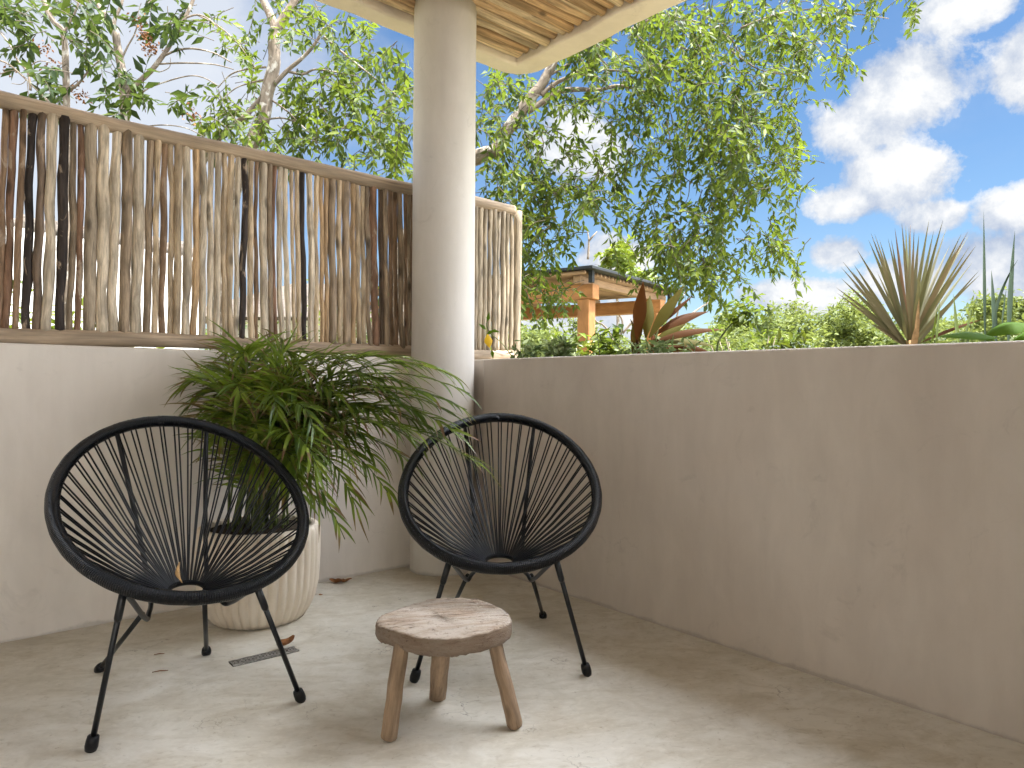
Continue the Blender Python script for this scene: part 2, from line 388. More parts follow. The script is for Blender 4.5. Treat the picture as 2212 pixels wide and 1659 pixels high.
class Foliage:
    def __init__(s): s.P = []; s.D = []; s.N = []; s.L = []; s.W = []; s.tw = MB()
    def leaf(s, p, d, n, L, W): s.P.append(p); s.D.append(d); s.N.append(n); s.L.append(L); s.W.append(W)
    def strand(s, p, d, length, Lf, grav=.5, gap=.031, twig=True, rnd=random):
        d = Vector(d).normalized(); n = max(4, int(length/gap)); pts = [Vector(p)]; q = Vector(p)
        for i in range(n):
            d = (d+Vector((rnd.gauss(0, .10), rnd.gauss(0, .10), -grav*.12+rnd.gauss(0, .06)))).normalized()
            q = q+d*gap; pts.append(q.copy())
            if i < 1: continue
            side = d.cross(Vector((0, 0, 1)));
            if side.length < .2: side = Vector((rnd.uniform(-1, 1), rnd.uniform(-1, 1), 0))
            side.normalize(); sg = 1 if i % 2 else -1
            roll = rnd.uniform(-.9, .9)
            up = side.cross(d).normalized()
            dirn = (side*sg*math.cos(roll)+up*math.sin(roll))*rnd.uniform(.55, 1.1)+d*rnd.uniform(.5, 1.0)+Vector((0, 0, -.28*rnd.random()))
            nn = (up+Vector((rnd.gauss(0, .45), rnd.gauss(0, .45), rnd.gauss(0, .3))))
            L = Lf*rnd.uniform(.7, 1.3)
            s.leaf(q, dirn, nn, L, L*rnd.uniform(.33, .45))
            if rnd.random() < .35:
                s.leaf(q, dirn*-.6+d*.9+Vector((0, 0, rnd.gauss(0, .3))), nn, L*.85, L*.32)
        s.leaf(q, d, Vector((rnd.gauss(0, 1), rnd.gauss(0, 1), .6)), Lf, Lf*.34)
        if twig: s.tw.tube(pts[::2] if len(pts) > 6 else pts, [.0032*(1-.6*i/len(pts[::2])) for i in range(len(pts[::2] if len(pts) > 6 else pts))], 3, cap=False)
    def blob(s, px, py, Y, rx, ry, n, length=.45, Lf=.075, grav=1.0, dY=.55, dirx=0.0, thin=.74):
        Lf *= 1.18
        for _ in range(max(2, round(n*thin))):
            while True:
                a, b = random.uniform(-1, 1), random.uniform(-1, 1)
                if a*a+b*b <= 1: break
            y = Y+random.gauss(0, dY)*.7
            c = at(px+a*rx, py+b*ry, y); L = length*random.uniform(.6, 1.3)
            d = Vector((random.gauss(dirx, .6), random.gauss(0, .5), random.gauss(-.15*grav, .45)))
            s.strand(c-d.normalized()*L*.4+Vector((0, 0, L*.22*grav)), d, L, Lf, grav)
    def build(s, name, mat, parent):
        o0 = np.array(parent_loc(parent)) if parent else np.zeros(3)
        v, f = leaf_arrays(np.array([tuple(x) for x in s.P]), np.array([tuple(x) for x in s.D]), np.array([tuple(x) for x in s.N]), np.array(s.L), np.array(s.W))
        return link(name, newmesh(name, v-o0, f, None, None, True, mat), parent)

# ------------------------------------------------------------------ setting
def disc_sheet(name, r, z, mat, n=64):
    mb = MB(); mb.add([Vector((r*math.cos(2*math.pi*k/n), r*math.sin(2*math.pi*k/n), z)) for k in range(n)], [tuple(range(n))])
    return mb.build(name, mat)
tag(disc_sheet('ground', 600, -.16, M['ground']), kind='structure')
mb = MB()
fl = [pq(-6, -6), pq(PR+.3, -6), pq(PR+.3, QL+.14), pq(-6, QL+.14)]
mb.prism([(p.x, p.y) for p in fl], -.14, 0.0)
tag(mb.build('terrace_floor', M['floor'], smooth=False), kind='structure')

# left parapet under the stick fence
mb = MB(); ZL = 1.142
pts = [pq(-6, QL), pq(2.97, QL), pq(2.97, QL+.16), pq(-6, QL+.16)]
mb.prism([(p.x, p.y) for p in pts], -.13, ZL)
lw = mb.build('parapet_wall', M['plaster'], smooth=False, bevel=.012)
tag(lw, 'cream plaster half wall that carries the stick fence, behind the left chair', 'wall')
# right planter wall
pw = empty('planter_wall', pq(PR+.4, 0, 0), 'long bare shade-toned plaster half wall with plants growing along its top', 'wall')
mb = MB()
pts = [pq(PR, -6), pq(PR, 3.02), pq(PR+.012, 3.045), pq(PR+.012, QL-.002), pq(PR+.15, QL-.002), pq(PR+.15, -6)]
mb.prism([(p.x, p.y) for p in pts], -.13, 1.1343)
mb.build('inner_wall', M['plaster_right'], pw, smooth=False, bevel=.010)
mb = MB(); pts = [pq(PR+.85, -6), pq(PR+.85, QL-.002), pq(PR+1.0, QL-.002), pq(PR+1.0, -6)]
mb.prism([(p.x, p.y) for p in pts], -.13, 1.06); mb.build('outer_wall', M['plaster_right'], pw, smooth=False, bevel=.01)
mb = MB(); pts = [pq(PR+.152, -6), pq(PR+.152, QL-.004), pq(PR+.848, QL-.004), pq(PR+.848, -6)]
mb.prism([(p.x, p.y) for p in pts], .2, 1.04); mb.build('soil', M['soil'], pw, smooth=False)

# column
mb = MB(); C0 = pq(2.204, 3.150)
def colmod(a, r, z): return 1+.004*math.sin(3*a+z*2.1)+.003*math.sin(5*a-z*3.3)
prof = [(.173, -.02)]+[(.1705-.0008*(i/30)*3, .02+i*(ZR+.02)/30) for i in range(31)]
mb.lathe(prof, 72, C0, colmod)
cl = mb.build('column', M['column']); tag(cl, 'round pale plaster column holding up the log roof at the corner', 'column')

hw = MB(); pts = [pq(-1.92, -3.2), pq(-1.74, -3.2), pq(-1.74, QL-.004), pq(-1.92, QL-.004)]  # two walls added out of view to block and bounce light
hw.prism([(p.x, p.y) for p in pts], -.13, ZR+.02); hw = hw.build('light_shaping_wall', M['white_wall'], smooth=False, bevel=.012); tag(hw, 'added unseen plaster wall left of the view that shapes the light', 'wall')
hw = MB(); pts = [pq(-.3, -.55), pq(PR-.004, -.55), pq(PR-.004, -.73), pq(-.3, -.73)]
hw.prism([(p.x, p.y) for p in pts], -.13, ZR+.02); hw = hw.build('light_shaping_wall', M['white_wall'], smooth=False, bevel=.012); tag(hw, 'added unseen plaster wall behind the viewer that blocks light', 'wall')

# roof: plaster rim slab + logs
rf = empty('log_roof', pq(2.2, 3.1, ZR), 'porch roof of packed tan logs with a pale plaster rim', 'roof')
PI_, PO, QI, QO = 2.89, 3.062, 3.352, 3.494
PB, QB = -1.75, -1.4
def wob(k, s): return .006*math.sin(k*3.1+s)+.004*math.sin(k*7.7+s*2)
outer = []
for i in range(40): outer.append(pq(PB+(PO-.2-PB)*i/40, QO+wob(i*.3, 1)))
for i in range(9):
    a = R(90-90*i/8); outer.append(pq(PO-.2+.2*math.cos(a), QO-.2+.2*math.sin(a)))
for i in range(1, 41): outer.append(pq(PO+wob(i*.35, 4), QO-.2-(QO-.2-QB)*i/40))
inner = [pq(PB, QI)]+[pq(PB+(PI_-PB)*i/30, QI+wob(i*.5, 2)) for i in range(1, 30)]+[pq(PI_, QI)]+[pq(PI_+wob(i*.6, 5), QI-(QI-QB)*i/40) for i in range(1, 41)]
bm = bmesh.new()
poly = outer+inner[::-1]
vs0 = [bm.verts.new((p.x, p.y, ZR)) for p in poly]
face = bm.faces.new(vs0); bmesh.ops.triangulate(bm, faces=[face])
ext = bmesh.ops.extrude_face_region(bm, geom=bm.faces[:])
bmesh.ops.translate(bm, vec=(0, 0, .30), verts=[g for g in ext['geom'] if isinstance(g, bmesh.types.BMVert)])
bmesh.ops.recalc_face_normals(bm, faces=bm.faces[:])
me = bpy.data.meshes.new('rim'); bmesh.ops.translate(bm, vec=tuple(-Vector(rf.location)), verts=bm.verts[:]); bm.to_mesh(me); bm.free(); me.materials.append(M['soffit'])
link('rim', me, rf, bevel=.016)
mb = MB(); pts = [pq(PB+.01, QB+.01), pq(PI_-.002, QB+.01), pq(PI_-.002, QI-.002), pq(PB+.01, QI-.002)]
mb.prism([(p.x, p.y) for p in pts], ZR+.115, ZR+.28); mb.build('slab', M['soffit'], rf, smooth=False)
q = QI-.012; k = 0
logcols = [(.56, .37, .21), (.62, .43, .26), (.50, .33, .19), (.66, .48, .31), (.42, .27, .16), (.70, .55, .38)]
while q > QB+.05 and k < 90:
    r = random.choice([.018, .021, .024, .028, .033]); q -= r
    n = 26; pts = []; rad = []
    ph = random.uniform(0, 9); end = PI_-random.uniform(.0, .035); amp = random.uniform(.003, .012)
    for i in range(n+1):
        p_ = PB+.03+(end-PB-.03)*i/n
        pts.append(pq(p_, q+amp*math.sin(p_*2.6+ph)+.003*math.sin(p_*9+ph), ZR+.052+random.uniform(-.003, .003)+.012*math.sin(ph*3)))
        rad.append(r*(1+.08*math.sin(p_*3.1+ph*2)+random.uniform(-.03, .03)))
    mb = MB(); mb.tube(pts, rad, 9, jit=.03)
    c = random.choice(logcols); f = random.uniform(.85, 1.1)
    mb.build('log', M['log'], rf, color=tuple(x*f for x in c)); q -= r*1.0; k += 1

# ------------------------------------------------------------------ stick fence
QF = QL+.08
fe = empty('stick_fence', pq(0, QF, ZL), 'fence of upright crooked sticks between two pole rails on the left half wall', 'fence')
def rail(name, z, r0, p0, p1, seed, mat):
    n = 46; pts = []; rad = []
    for i in range(n+1):
        p_ = p0+(p1-p0)*i/n
        pts.append(pq(p_, QF+.006*math.sin(p_*2.3+seed), z+.005*math.sin(p_*1.9+seed*1.7)+.003*math.sin(p_*5.3+seed)+(.010*(p_-.2)/3)))
        rad.append(r0*(1+.06*math.sin(p_*2.7+seed*2)+.03*math.sin(p_*8+seed)))
    mb = MB(); mb.tube(pts, rad, 14, jit=.012); return mb.build(name, mat, fe)
rail('top_rail', 2.083, .0335, -1.6, 2.895, 1.0, M['rail'])
rail('bottom_rail', 1.1725, .032, -1.6, 2.93, 3.3, M['rail'])
PAL = dict(brown=(.26, .175, .115), rust=(.25, .15, .10), black=(.050, .040, .037), dgrey=(.20, .15, .115), light=(.64, .56, .45), grey=(.45, .38, .295), tan=(.56, .45, .32), orange=(.54, .385, .235), gb=(.35, .275, .2), dark=(.12, .085, .06), pale=(.38, .32, .24))
def zA(x): return x/2.880
def zB(x): return 437.8+x/3.272
def zR(x): return 979.3+x/3.2
ST = []
for (a, m, b, w, c) in [(32, 14, -6, 42, 'brown'), (84, 62, 36, 50, 'rust'), (149, 120, 92, 43, 'brown'), (200, 178, 163, 54, 'black'), (262, 245, 222, 52, 'dgrey'),
    (320, 312, 288, 64, 'light'), (400, 388, 370, 62, 'black'), (455, 452, 430, 42, 'gb'), (503, 498, 478, 42, 'rust'), (566, 566, 552, 76, 'grey'),
    (645, 641, 632, 70, 'light'), (733, 708, 700, 62, 'light'), (795, 785, 768, 64, 'gb'), (865, 858, 840, 68, 'light'), (938, 924, 912, 45, 'gb'),
    (983, 970, 963, 36, 'tan'), (1026, 1014, 1003, 39, 'brown'), (1065, 1066, 1055, 34, 'tan'), (1107, 1105, 1098, 46, 'tan'), (1155, 1166, 1150, 50, 'light'),
    (1217, 1222, 1200, 42, 'orange'), (1263, 1262, 1253, 42, 'light')]:
    ST.append((zA(a), zA(m), zA(b), w/2.880, c))
for (a, m, b, w, c) in [(60, 53, 57, 43, 'light'), (110, 104, 100, 43, 'light'), (155, 146, 157, 37, 'tan'), (205, 188, 200, 45, 'tan'), (250, 240, 235, 35, 'light'),
    (300, 290, 273, 43, 'black'), (343, 335, 345, 41, 'tan'), (378, 374, 383, 28, 'brown'), (425, 428, 440, 52, 'light'), (473, 474, 488, 33, 'gb'),
    (510, 494, 522, 30, 'rust'), (549, 540, 562, 36, 'light'), (578, 588, 613, 35, 'light'), (625, 636, 650, 25, 'tan'), (663, 672, 685, 34, 'tan'),
    (696, 708, 720, 36, 'black'), (750, 768, 765, 42, 'light'), (802, 800, 806, 34, 'tan'), (838, 842, 845, 29, 'orange'), (870, 872, 880, 31, 'orange'),
    (911, 915, 926, 50, 'gb'), (962, 966, 975, 38, 'tan'), (1008, 1014, 1020, 52, 'gb'), (1059, 1064, 1068, 36, 'orange'), (1093, 1097, 1105, 35, 'tan'),
    (1128, 1134, 1143, 32, 'tan'), (1160, 1166, 1180, 32, 'gb'), (1201, 1210, 1224, 50, 'rust'), (1256, 1262, 1270, 35, 'dark'), (1288, 1294, 1300, 33, 'gb'),
    (1322, 1328, 1335, 29, 'brown'), (1355, 1360, 1371, 31, 'brown'), (1393, 1400, 1407, 37, 'gb'), (1430, 1434, 1437, 27, 'brown'), (1456, 1460, 1465, 25, 'gb'), (1478, 1480, 1484, 22, 'brown')]:
    ST.append((zB(a), zB(m), zB(b), w/3.272, c))
for x in (908, 925, 941, 958, 974, 990, 1007): ST.append((x, x+random.uniform(-3, 3), x+random.uniform(-2, 3), random.uniform(10, 14), random.choice(['gb', 'tan', 'brown'])))
for (a, m, b, w, c) in [(158, 156, 150, 26, 'pale'), (186, 180, 174, 42, 'pale'), (222, 215, 210, 34, 'pale'), (254, 250, 241, 30, 'pale'), (287, 285, 279, 34, 'pale'), (313, 312, 310, 24, 'light'),
    (344, 343, 337, 34, 'pale'), (374, 372, 365, 28, 'pale'), (402, 402, 394, 30, 'pale')]:
    ST.append((zR(a), zR(m), zR(b), w/3.2, c))
for (xt, xm, xb, w, c) in ST:
    yt = 240+(xt/890)*180; yb = 706+(xb/890)*40
    qo = QF+random.uniform(-.008, .008)
    T = onq(xt, yt, qo); B = onq(xb, yb, qo); Mi = onq(xm, (yt+yb)/2, qo)
    T.z = 2.072; B.z = 1.187; Mi.z = 1.63
    a, b2 = ray(xm, 500); Yd = QF/(-UY*a+UX)
    r = w/2/F*Yd*1.09/math.sqrt(1+a*a)
    pts = []; rad = []; n = 18; ph = random.uniform(0, 9); am = random.uniform(.0008, .0030)
    off = Mi-(T+B)/2
    for i in range(n+1):
        t = i/n; p = T.lerp(B, t)+off*(4*t*(1-t))
        al = am*math.sin(t*11+ph)+am*.7*math.sin(t*23+ph*2)
        pts.append(p+Vector((UX, UY, 0))*al+Vector((-UY, UX, 0))*am*math.sin(t*9+ph*3))
        rad.append(r*(1+.05*math.sin(t*8+ph*2)+.05*math.sin(t*19+ph)+random.uniform(-.03, .03)+(.16*math.exp(-((t-.15-.7*((ph*7) % 1))/.035)**2))))
    mb = MB(); mb.tube(pts, rad, 10, jit=.035, g0=random.uniform(0, 3))
    cc = PAL[c]; f = random.uniform(.88, 1.12)
    mb.build('stick', M['bark_stick'] if c in ('rust', 'black', 'dgrey', 'brown') and w > 12 else M['stick'], fe, color=tuple(x*f for x in cc))
pts = []; rad = []
for i in range(15):
    t = i/14; P = onq(1119-4*t, 452+t*320, QF); P.z = 2.095-t*.955; pts.append(P); rad.append(.0265*(1+.05*math.sin(t*7)))
mb = MB(); mb.tube(pts, rad, 12, jit=.02); mb.build('end_post', M['stick'], fe, color=PAL['pale'])

# ------------------------------------------------------------------ string chairs
W_, E_, TAU, Z0_, T0_, K_, SAG = .3565, .4124, R(33.3), .632, .215, -.0156, .0141
def rimpt(th, ro=0.0, ri=0.0):
    e = (E_-ri)*math.cos(th); s = (W_-ri)*math.sin(th)*(1+K_*math.cos(th)); n = -SAG*math.sin(th)**2-ro
    return Vector((s, T0_+e*math.cos(TAU)-n*math.sin(TAU), Z0_+e*math.sin(TAU)+n*math.cos(TAU)))
def make_chair(name, X, Y, yaw, feet_px, label, thL, thR, sBL, sBR):
    o = empty(name, (X, Y, 0), label, 'chair', 'black string chairs on the terrace'); o.rotation_euler.z = yaw
    inv = Matrix.Rotation(-yaw, 3, 'Z'); org = Vector((X, Y, 0))
    def put(mb, nm, mat, par=o, smooth=True):
        return link(nm, newmesh(nm, mb.v, mb.f, mb.g, None, smooth, mat), par)
    N = 150
    mb = MB(); mb.tube([rimpt(2*math.pi*i/N) for i in range(N)], [.0195*(1+.02*math.sin(i*1.3)) for i in range(N)], 14, closed=True); rim = put(mb, 'rim', M['cord'])
    # lower hoop that gathers the cords
    HC = Vector((0, .205, .343)); HA, HB = .055, .048; ht = R(14)
    def hoop(th): return HC+Vector((HA*math.sin(th), HB*math.cos(th)*math.cos(ht), HB*math.cos(th)*math.sin(ht)))
    mb = MB(); mb.tube([hoop(2*math.pi*i/48) for i in range(48)], .0085, 10, closed=True); put(mb, 'hoop', M['cord'])
    # cords, in slightly uneven pairs
    mb = MB(); n = 92
    for i in range(n):
        th = 2*math.pi*(i+.5)/n+random.uniform(-.011, .011)+(.014 if i % 2 else -.014)
        a = rimpt(th, .006, .015); b = hoop(th*1.0+random.uniform(-.02, .02))
        mid = a.lerp(b, .5)+Vector((0, 0, -.007))
        top = rimpt(th, -.012, .004); back = rimpt(th, -.016, -.010)
        mb.tube([back, top, rimpt(th, -.005, .0175), a, mid, b+Vector((0, 0, .006)), b+(HC-b).normalized()*.004+Vector((0, 0, -.004))], .0029, 5, cap=False)
    put(mb, 'cord_web', M['string'])
    # bent steel side rods: front rim -> under the bowl -> up the back
    for s in (-1, 1):
        mb = MB(); P = [rimpt(R(thR if s > 0 else thL), .010), rimpt(R(thR if s > 0 else thL), .010).lerp(Vector((s*.126, .17, .290)), .4), Vector((s*.126, .17, .290)), Vector((s*.108, .21, .287)), Vector((s*.088, .31, .36)), Vector((s*.14, .515, .80)), rimpt(math.atan2(s*.155/W_, .9), .012)]
        mb.tube(smooth_path(P, 5), .0078, 9); put(mb, 'frame_rod', M['black_metal'])
    # legs with rubber feet
    tops = dict(FL=rimpt(R(thL), .012), FR=rimpt(R(thR), .012), BL=Vector((sBL, .21, .292)), BR=Vector((sBR, .21, .292)))
    for k2, tp in tops.items():
        fp = feet_px[k2]; w = (fp-org) if isinstance(fp, Vector) else fp
        foot = inv @ w; foot.z = 0
        d = (foot-tp).normalized()
        mb = MB(); mb.tube([tp, foot-d*.018], .0078, 12); 
        if k2[0] == 'F': mb.tube([tp+d*.004, tp+d*.075, tp+d*.085], [.0105, .0105, .0082], 12)
        lg = put(mb, 'leg', M['black_metal'])
        mb = MB(); pr = [(.0095, .046), (.0150, .043), (.0165, .03), (.0170, .016), (.0145, .004), (.010, .0005)]
        base = foot.copy(); ax = -d; 
        vs = []; nn = 16
        xx = ax.cross(Vector((0, 1, 0))).normalized(); yy = ax.cross(xx)
        for (r, z) in pr[::-1]:
            for k in range(nn):
                a = 2*math.pi*k/nn; p = base+ax*z+xx*(r*math.cos(a))+yy*(r*math.sin(a)); p.z = max(p.z, .0008); vs.append(p)
        fs = [(i*nn+k, i*nn+(k+1) % nn, (i+1)*nn+(k+1) % nn, (i+1)*nn+k) for i in range(len(pr)-1) for k in range(nn)]
        fs += [tuple(range(nn-1, -1, -1)), tuple((len(pr)-1)*nn+k for k in range(nn))]
        mb.add(vs, fs); put(mb, 'foot_cap', M['rubber'], lg)
    return o
yR, yL = R(1.9), R(38.9)
BLg = Vector((-.0335, 2.399, 0))+Matrix.Rotation(yR, 3, 'Z') @ Vector((-.215, .60, 0))
make_chair('string_chair', -.0335, 2.399, yR, dict(FL=onz(893, 1473, 0), FR=onz(1270, 1459, 0), BR=onz(1174, 1333, 0), BL=BLg),
    'black string chair by the bare right wall, behind the wooden stool', 208, 150, -.118, .118)
make_chair('string_chair', -.890, 2.0605, yL, dict(FL=onz(195, 1623, 0), FR=onz(652, 1515, 0), BR=onz(446, 1412, 0), BL=onz(212, 1449, 0)),
    'black string chair in front of the potted palm, with a dry leaf on its seat', 218, 162, -.125, .055)

# ------------------------------------------------------------------ stool
zs = .300
so = empty('wooden_stool', onz(960, 1480, 0), 'low rough wooden stool with three splayed legs and a worn oval seat', 'stool')
ol = [(76, 352), (90, 312), (128, 278), (180, 252), (330, 193), (480, 148), (620, 115), (780, 97), (950, 98), (1100, 115), (1230, 150), (1340, 195), (1410, 245), (1440, 300), (1436, 350), (1360, 405), (1200, 458), (1000, 492), (850, 510), (700, 512), (550, 502), (400, 480), (250, 440), (150, 405), (98, 384)]
pts = [onz(794.9+x/4.645, 1267.3+y/4.645, zs) for x, y in ol]
pts = smooth_path(pts+[pts[0]], 5)[:-1]; n = len(pts); cen = sum(pts, Vector())/n
mb = MB(); vs = []; fs = []
rings = [(.0, 0), (.35, 0.0), (.6, .0), (.8, -.0005), (.90, -.001), (.965, -.002), (.990, -.006), (1.0, -.013), (1.0, -.034), (.985, -.046), (.94, -.053), (.6, -.054), (0, -.054)]
for j, (s, dz) in enumerate(rings):
    for i, p in enumerate(pts):
        d = p-cen; e = 1+random.uniform(-.006, .006)*(1 if s > .9 else .2)
        zz = zs+dz+(random.uniform(-.0018, .0018) if .85 < s else random.uniform(-.0006, .0006))+.003*math.sin(d.x*22+1)*math.sin(d.y*17)
        thick = .35*max(0, (d.x*.5-d.y*.86))/.2*(-.02) if j > 7 else 0
        v = cen+Vector((d.x, d.y, 0))*(s*e); v.z = zz+thick*.6; vs.append(v)
for j in range(len(rings)-1):
    for i in range(n): fs.append((j*n+i, (j+1)*n+i, (j+1)*n+(i+1) % n, j*n+(i+1) % n))
gs = [(v.x*.97+v.y*.24, -v.x*.24+v.y*.97, v.z*2) for v in vs]
mb.add(vs, fs, gs)
def mat_stoolseat():
    t = NT('old_stool_seat'); g = t.attr('gv')
    n1 = t.noise(t.map(g, (5, 30, 30)), 2.0, 7, .68, .6); n2 = t.noise(t.map(g, (8, 60, 40)), 2.2, 5, .7, .3); n3 = t.noise(g, 55, 6, .75, .6)
    n4 = t.noise(t.map(g, (3, 7, 7)), 2.0, 4, .6)
    c = t.ramp(n1, [(.30, (.15, .10, .065)), (.48, (.40, .31, .235)), (.70, (.58, .49, .40))])
    c = t.mix(t.ramp(n4, [(.42, .0), (.62, .7)]), c, (.56, .50, .43))
    c = t.mix(t.ramp(n2, [(.59, 0.0), (.66, .85)]), c, (.07, .042, .027))
    c = t.mix(t.ramp(n3, [(.58, 0.0), (.66, .7)]), c, (.09, .055, .036))
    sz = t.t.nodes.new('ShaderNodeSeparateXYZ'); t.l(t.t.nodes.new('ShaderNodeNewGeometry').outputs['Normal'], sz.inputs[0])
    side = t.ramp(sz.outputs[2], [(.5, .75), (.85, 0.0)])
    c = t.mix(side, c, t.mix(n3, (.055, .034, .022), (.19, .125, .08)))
    h = t.math('ADD', t.math('MULTIPLY', n1, .8), t.math('MULTIPLY', n3, .9))
    h = t.math('SUBTRACT', h, t.ramp(n2, [(.62, 0.0), (.7, .8)]))
    return t.fin(c, .86, t.bump(h, .9, .006), .2)
mb.build('seat', mat_stoolseat(), so)
for (tx, ty, fx, fy, r0, r1, nn) in [(866, 1398, 839, 1601, .0235, .0245, 7), (1066, 1376, 1114, 1573, .0205, .0235, 12), (952, 1405, 945, 1508, .0285, .0275, 8)]:
    foot = onz(fx, fy, 0); top = onz(tx, ty, .25)
    d = (foot-top).normalized(); foot = foot+Vector((0, 0, .0))
    P = [top+(-d)*.02]+[top.lerp(foot, t) for t in (.1, .25, .4, .55, .7, .85, .95)]+[foot+Vector((0, 0, .004))]
    rr = [r0+(r1-r0)*i/8 for i in range(9)]; rr[-1] *= .88
    mb = MB(); mb.tube([p+Vector((random.uniform(-.0012, .0012), random.uniform(-.001, .001), 0)) for p in P], rr, nn, jit=.02, twist=.4)
    for i in range(len(mb.v)): mb.v[i] = (mb.v[i][0], mb.v[i][1], max(mb.v[i][2], .001))
    mb.build('leg', M['stool_leg'], so, smooth=(nn > 9), bevel=0 if nn > 9 else .004)

# ------------------------------------------------------------------ potted palm
PC = onz(571, 1373, 0)+Vector((-.08, .195, 0)); PC = Vector((-1.075, 3.015, 0))
pp = empty('potted_palm', PC, 'bushy green areca palm in a ribbed cream pot between the two chairs', 'potted plant')
NR = 38
def ribs(a, r, z):
    if r < .12 or z > .385: return 1.0
    return 1+.040*(abs(math.cos(a*NR/2))**.6*2-1)*(.6 if z < .02 else 1)
mb = MB()
mb.lathe([(.165, .0), (.185, .004), (.2, .03), (.225, .085), (.238, .15), (.243, .24), (.244, .34), (.243, .375), (.240, .39), (.232, .393), (.214, .392), (.208, .385), (.206, .33), (0, .33)], 320, PC, ribs)
mb.build('pot', M['pot'], pp)
mb = MB(); mb.lathe([(.0, .378), (.1, .382), (.2068, .374)], 40, PC); 
mb.build('soil', M['soil'], pp)
def frond(P0, tip, droop, nl=24, Lmax=.25, up=.7, w=.017, start=.34):
    T = Vector(tip); h = Vector((T.x-P0.x, T.y-P0.y, 0)); d = h.length; hd = h.normalized() if d > .01 else Vector((1, 0, 0))
    top = max(T.z, P0.z+.25)+droop*.55+.04
    P1 = P0+hd*d*.06+Vector((0, 0, (top-P0.z)*.62)); P2 = P0+hd*d*.45+Vector((0, 0, (top-P0.z)*1.12+droop*.15)); 
    cur = bez([P0, P1, P2, T], 60)
    st = MB(); st.tube(cur[::3], [.0042*(1-.8*i/20)+.0009 for i in range(21)], 6, cap=False)
    vs, fs, tt = [], [], []
    for i in range(nl):
        for sg in (-1, 1):
            s = start+(1-start)*(i+.5*(sg > 0))/nl+random.uniform(-.008, .008); s = min(s, .995)
            k = int(s*60); p = cur[k]; tan = (cur[min(k+1, 60)]-cur[max(k-1, 0)]).normalized()
            side = tan.cross(Vector((0, 0, 1)))
            if side.length < .05: side = Vector((1, 0, 0))
            side.normalize(); upv = side.cross(tan).normalized()
            u = (s-start)/(1-start)
            L = Lmax*(.55+.45*math.sin(math.pi*min(1, u*1.05+.1)))*random.uniform(.8, 1.15)
            d0 = (tan*(.55+.75*u)+side*sg*(1.0-.45*u)+upv*random.uniform(.12, .5)).normalized()
            q = p.copy(); g = random.uniform(.09, .19)*(1.3 if random.random() < .2 else 1); b = len(vs); S = 6; ww = w*random.uniform(.75, 1.2)
            tw = random.uniform(-.6, .6); bend = Vector((random.gauss(0, .04), random.gauss(0, .04), 0))
            for j in range(S+1):
                t = j/S; wd = ww*(.35+.65*math.sin(math.pi*min(1, .18+t*.55)))*(1-t**2.2)+.0008
                sd = d0.cross(upv*math.cos(tw)+side*math.sin(tw)); 
                if sd.length < .05: sd = side.copy()
                sd.normalize(); nn = sd.cross(d0)
                vs += [q+sd*wd/2, q-nn*wd*.12, q-sd*wd/2]; tt += [t]*3
                if j < S:
                    o = b+j*3; fs += [(o, o+1, o+4, o+3), (o+1, o+2, o+5, o+4)]
                d0 = (d0+Vector((0, 0, -g))+bend).normalized(); q = q+d0*(L/S)
    return st, vs, fs, tt
tips = [(398, 838, 2.88, .05), (440, 815, 3.1, .0), (485, 770, 3.15, 0), (525, 772, 2.92, 0), (575, 775, 3.15, 0), (630, 772, 3.0, 0), (690, 775, 3.2, 0), (750, 790, 3.0, .05),
    (810, 800, 3.1, .1), (880, 795, 3.05, .1), (965, 805, 3.0, .15), (1015, 850, 2.82, .18), (1046, 1010, 2.66, .38), (965, 950, 2.75, .25), (900, 1010, 2.75, .3), (895, 890, 2.8, .18),
    (845, 1075, 2.62, .4), (745, 1165, 2.55, .42), (700, 1120, 2.58, .35), (775, 1110, 2.62, .35), (600, 900, 2.62, .2), (680, 930, 2.58, .22), (560, 970, 2.66, .2), (470, 950, 2.75, .2),
    (435, 925, 2.85, .12), (800, 960, 2.7, .22), (730, 860, 2.8, .1), (520, 860, 2.72, .1), (640, 850, 2.8, .05), (850, 860, 2.95, .1), (690, 1020, 2.5, .3), (585, 820, 3.1, 0), (660, 800, 2.85, 0),
    (540, 830, 3.2, 0), (770, 900, 3.1, .1), (500, 900, 3.1, .1), (480, 845, 2.95, .03), (455, 885, 3.0, .08), (545, 905, 2.8, .12), (610, 860, 3.15, .05), (700, 880, 3.0, .1), (745, 935, 2.85, .15), (560, 1040, 2.72, .22), (620, 1060, 2.7, .25), (925, 855, 2.9, .15), (985, 900, 2.78, .22), (830, 1010, 2.75, .3), (520, 1010, 2.85, .18), (600, 1000, 3.1, .12), (655, 985, 2.9, .2), (985, 815, 2.9, .12), (1008, 885, 2.8, .2), (940, 930, 2.78, .22), (915, 965, 2.8, .25), (868, 935, 2.72, .24), (1000, 945, 2.72, .28), (820, 830, 2.85, .08), (765, 1000, 2.6, .28), (420, 870, 2.95, .08), (660, 1090, 2.55, .32)]
for i, (px, py, Y, dr) in enumerate(tips):
    a = random.uniform(0, 6.28); r = .13*math.sqrt(random.random())
    P0 = PC+Vector((r*math.cos(a), r*math.sin(a), .34))
    st, vs, fs, tt = frond(P0, at(px, py, Y), dr, nl=random.choice([22, 25, 28]), Lmax=random.uniform(.19, .27), w=random.uniform(.0105, .0155), start=random.uniform(.24, .36))
    fr = st.build('frond_stem', M['stem'], pp)
    me = newmesh('leaflets', np.array([tuple(v) for v in vs])-np.array(PC), fs, None, tt, True, M['palm']); link('leaflets', me, fr)

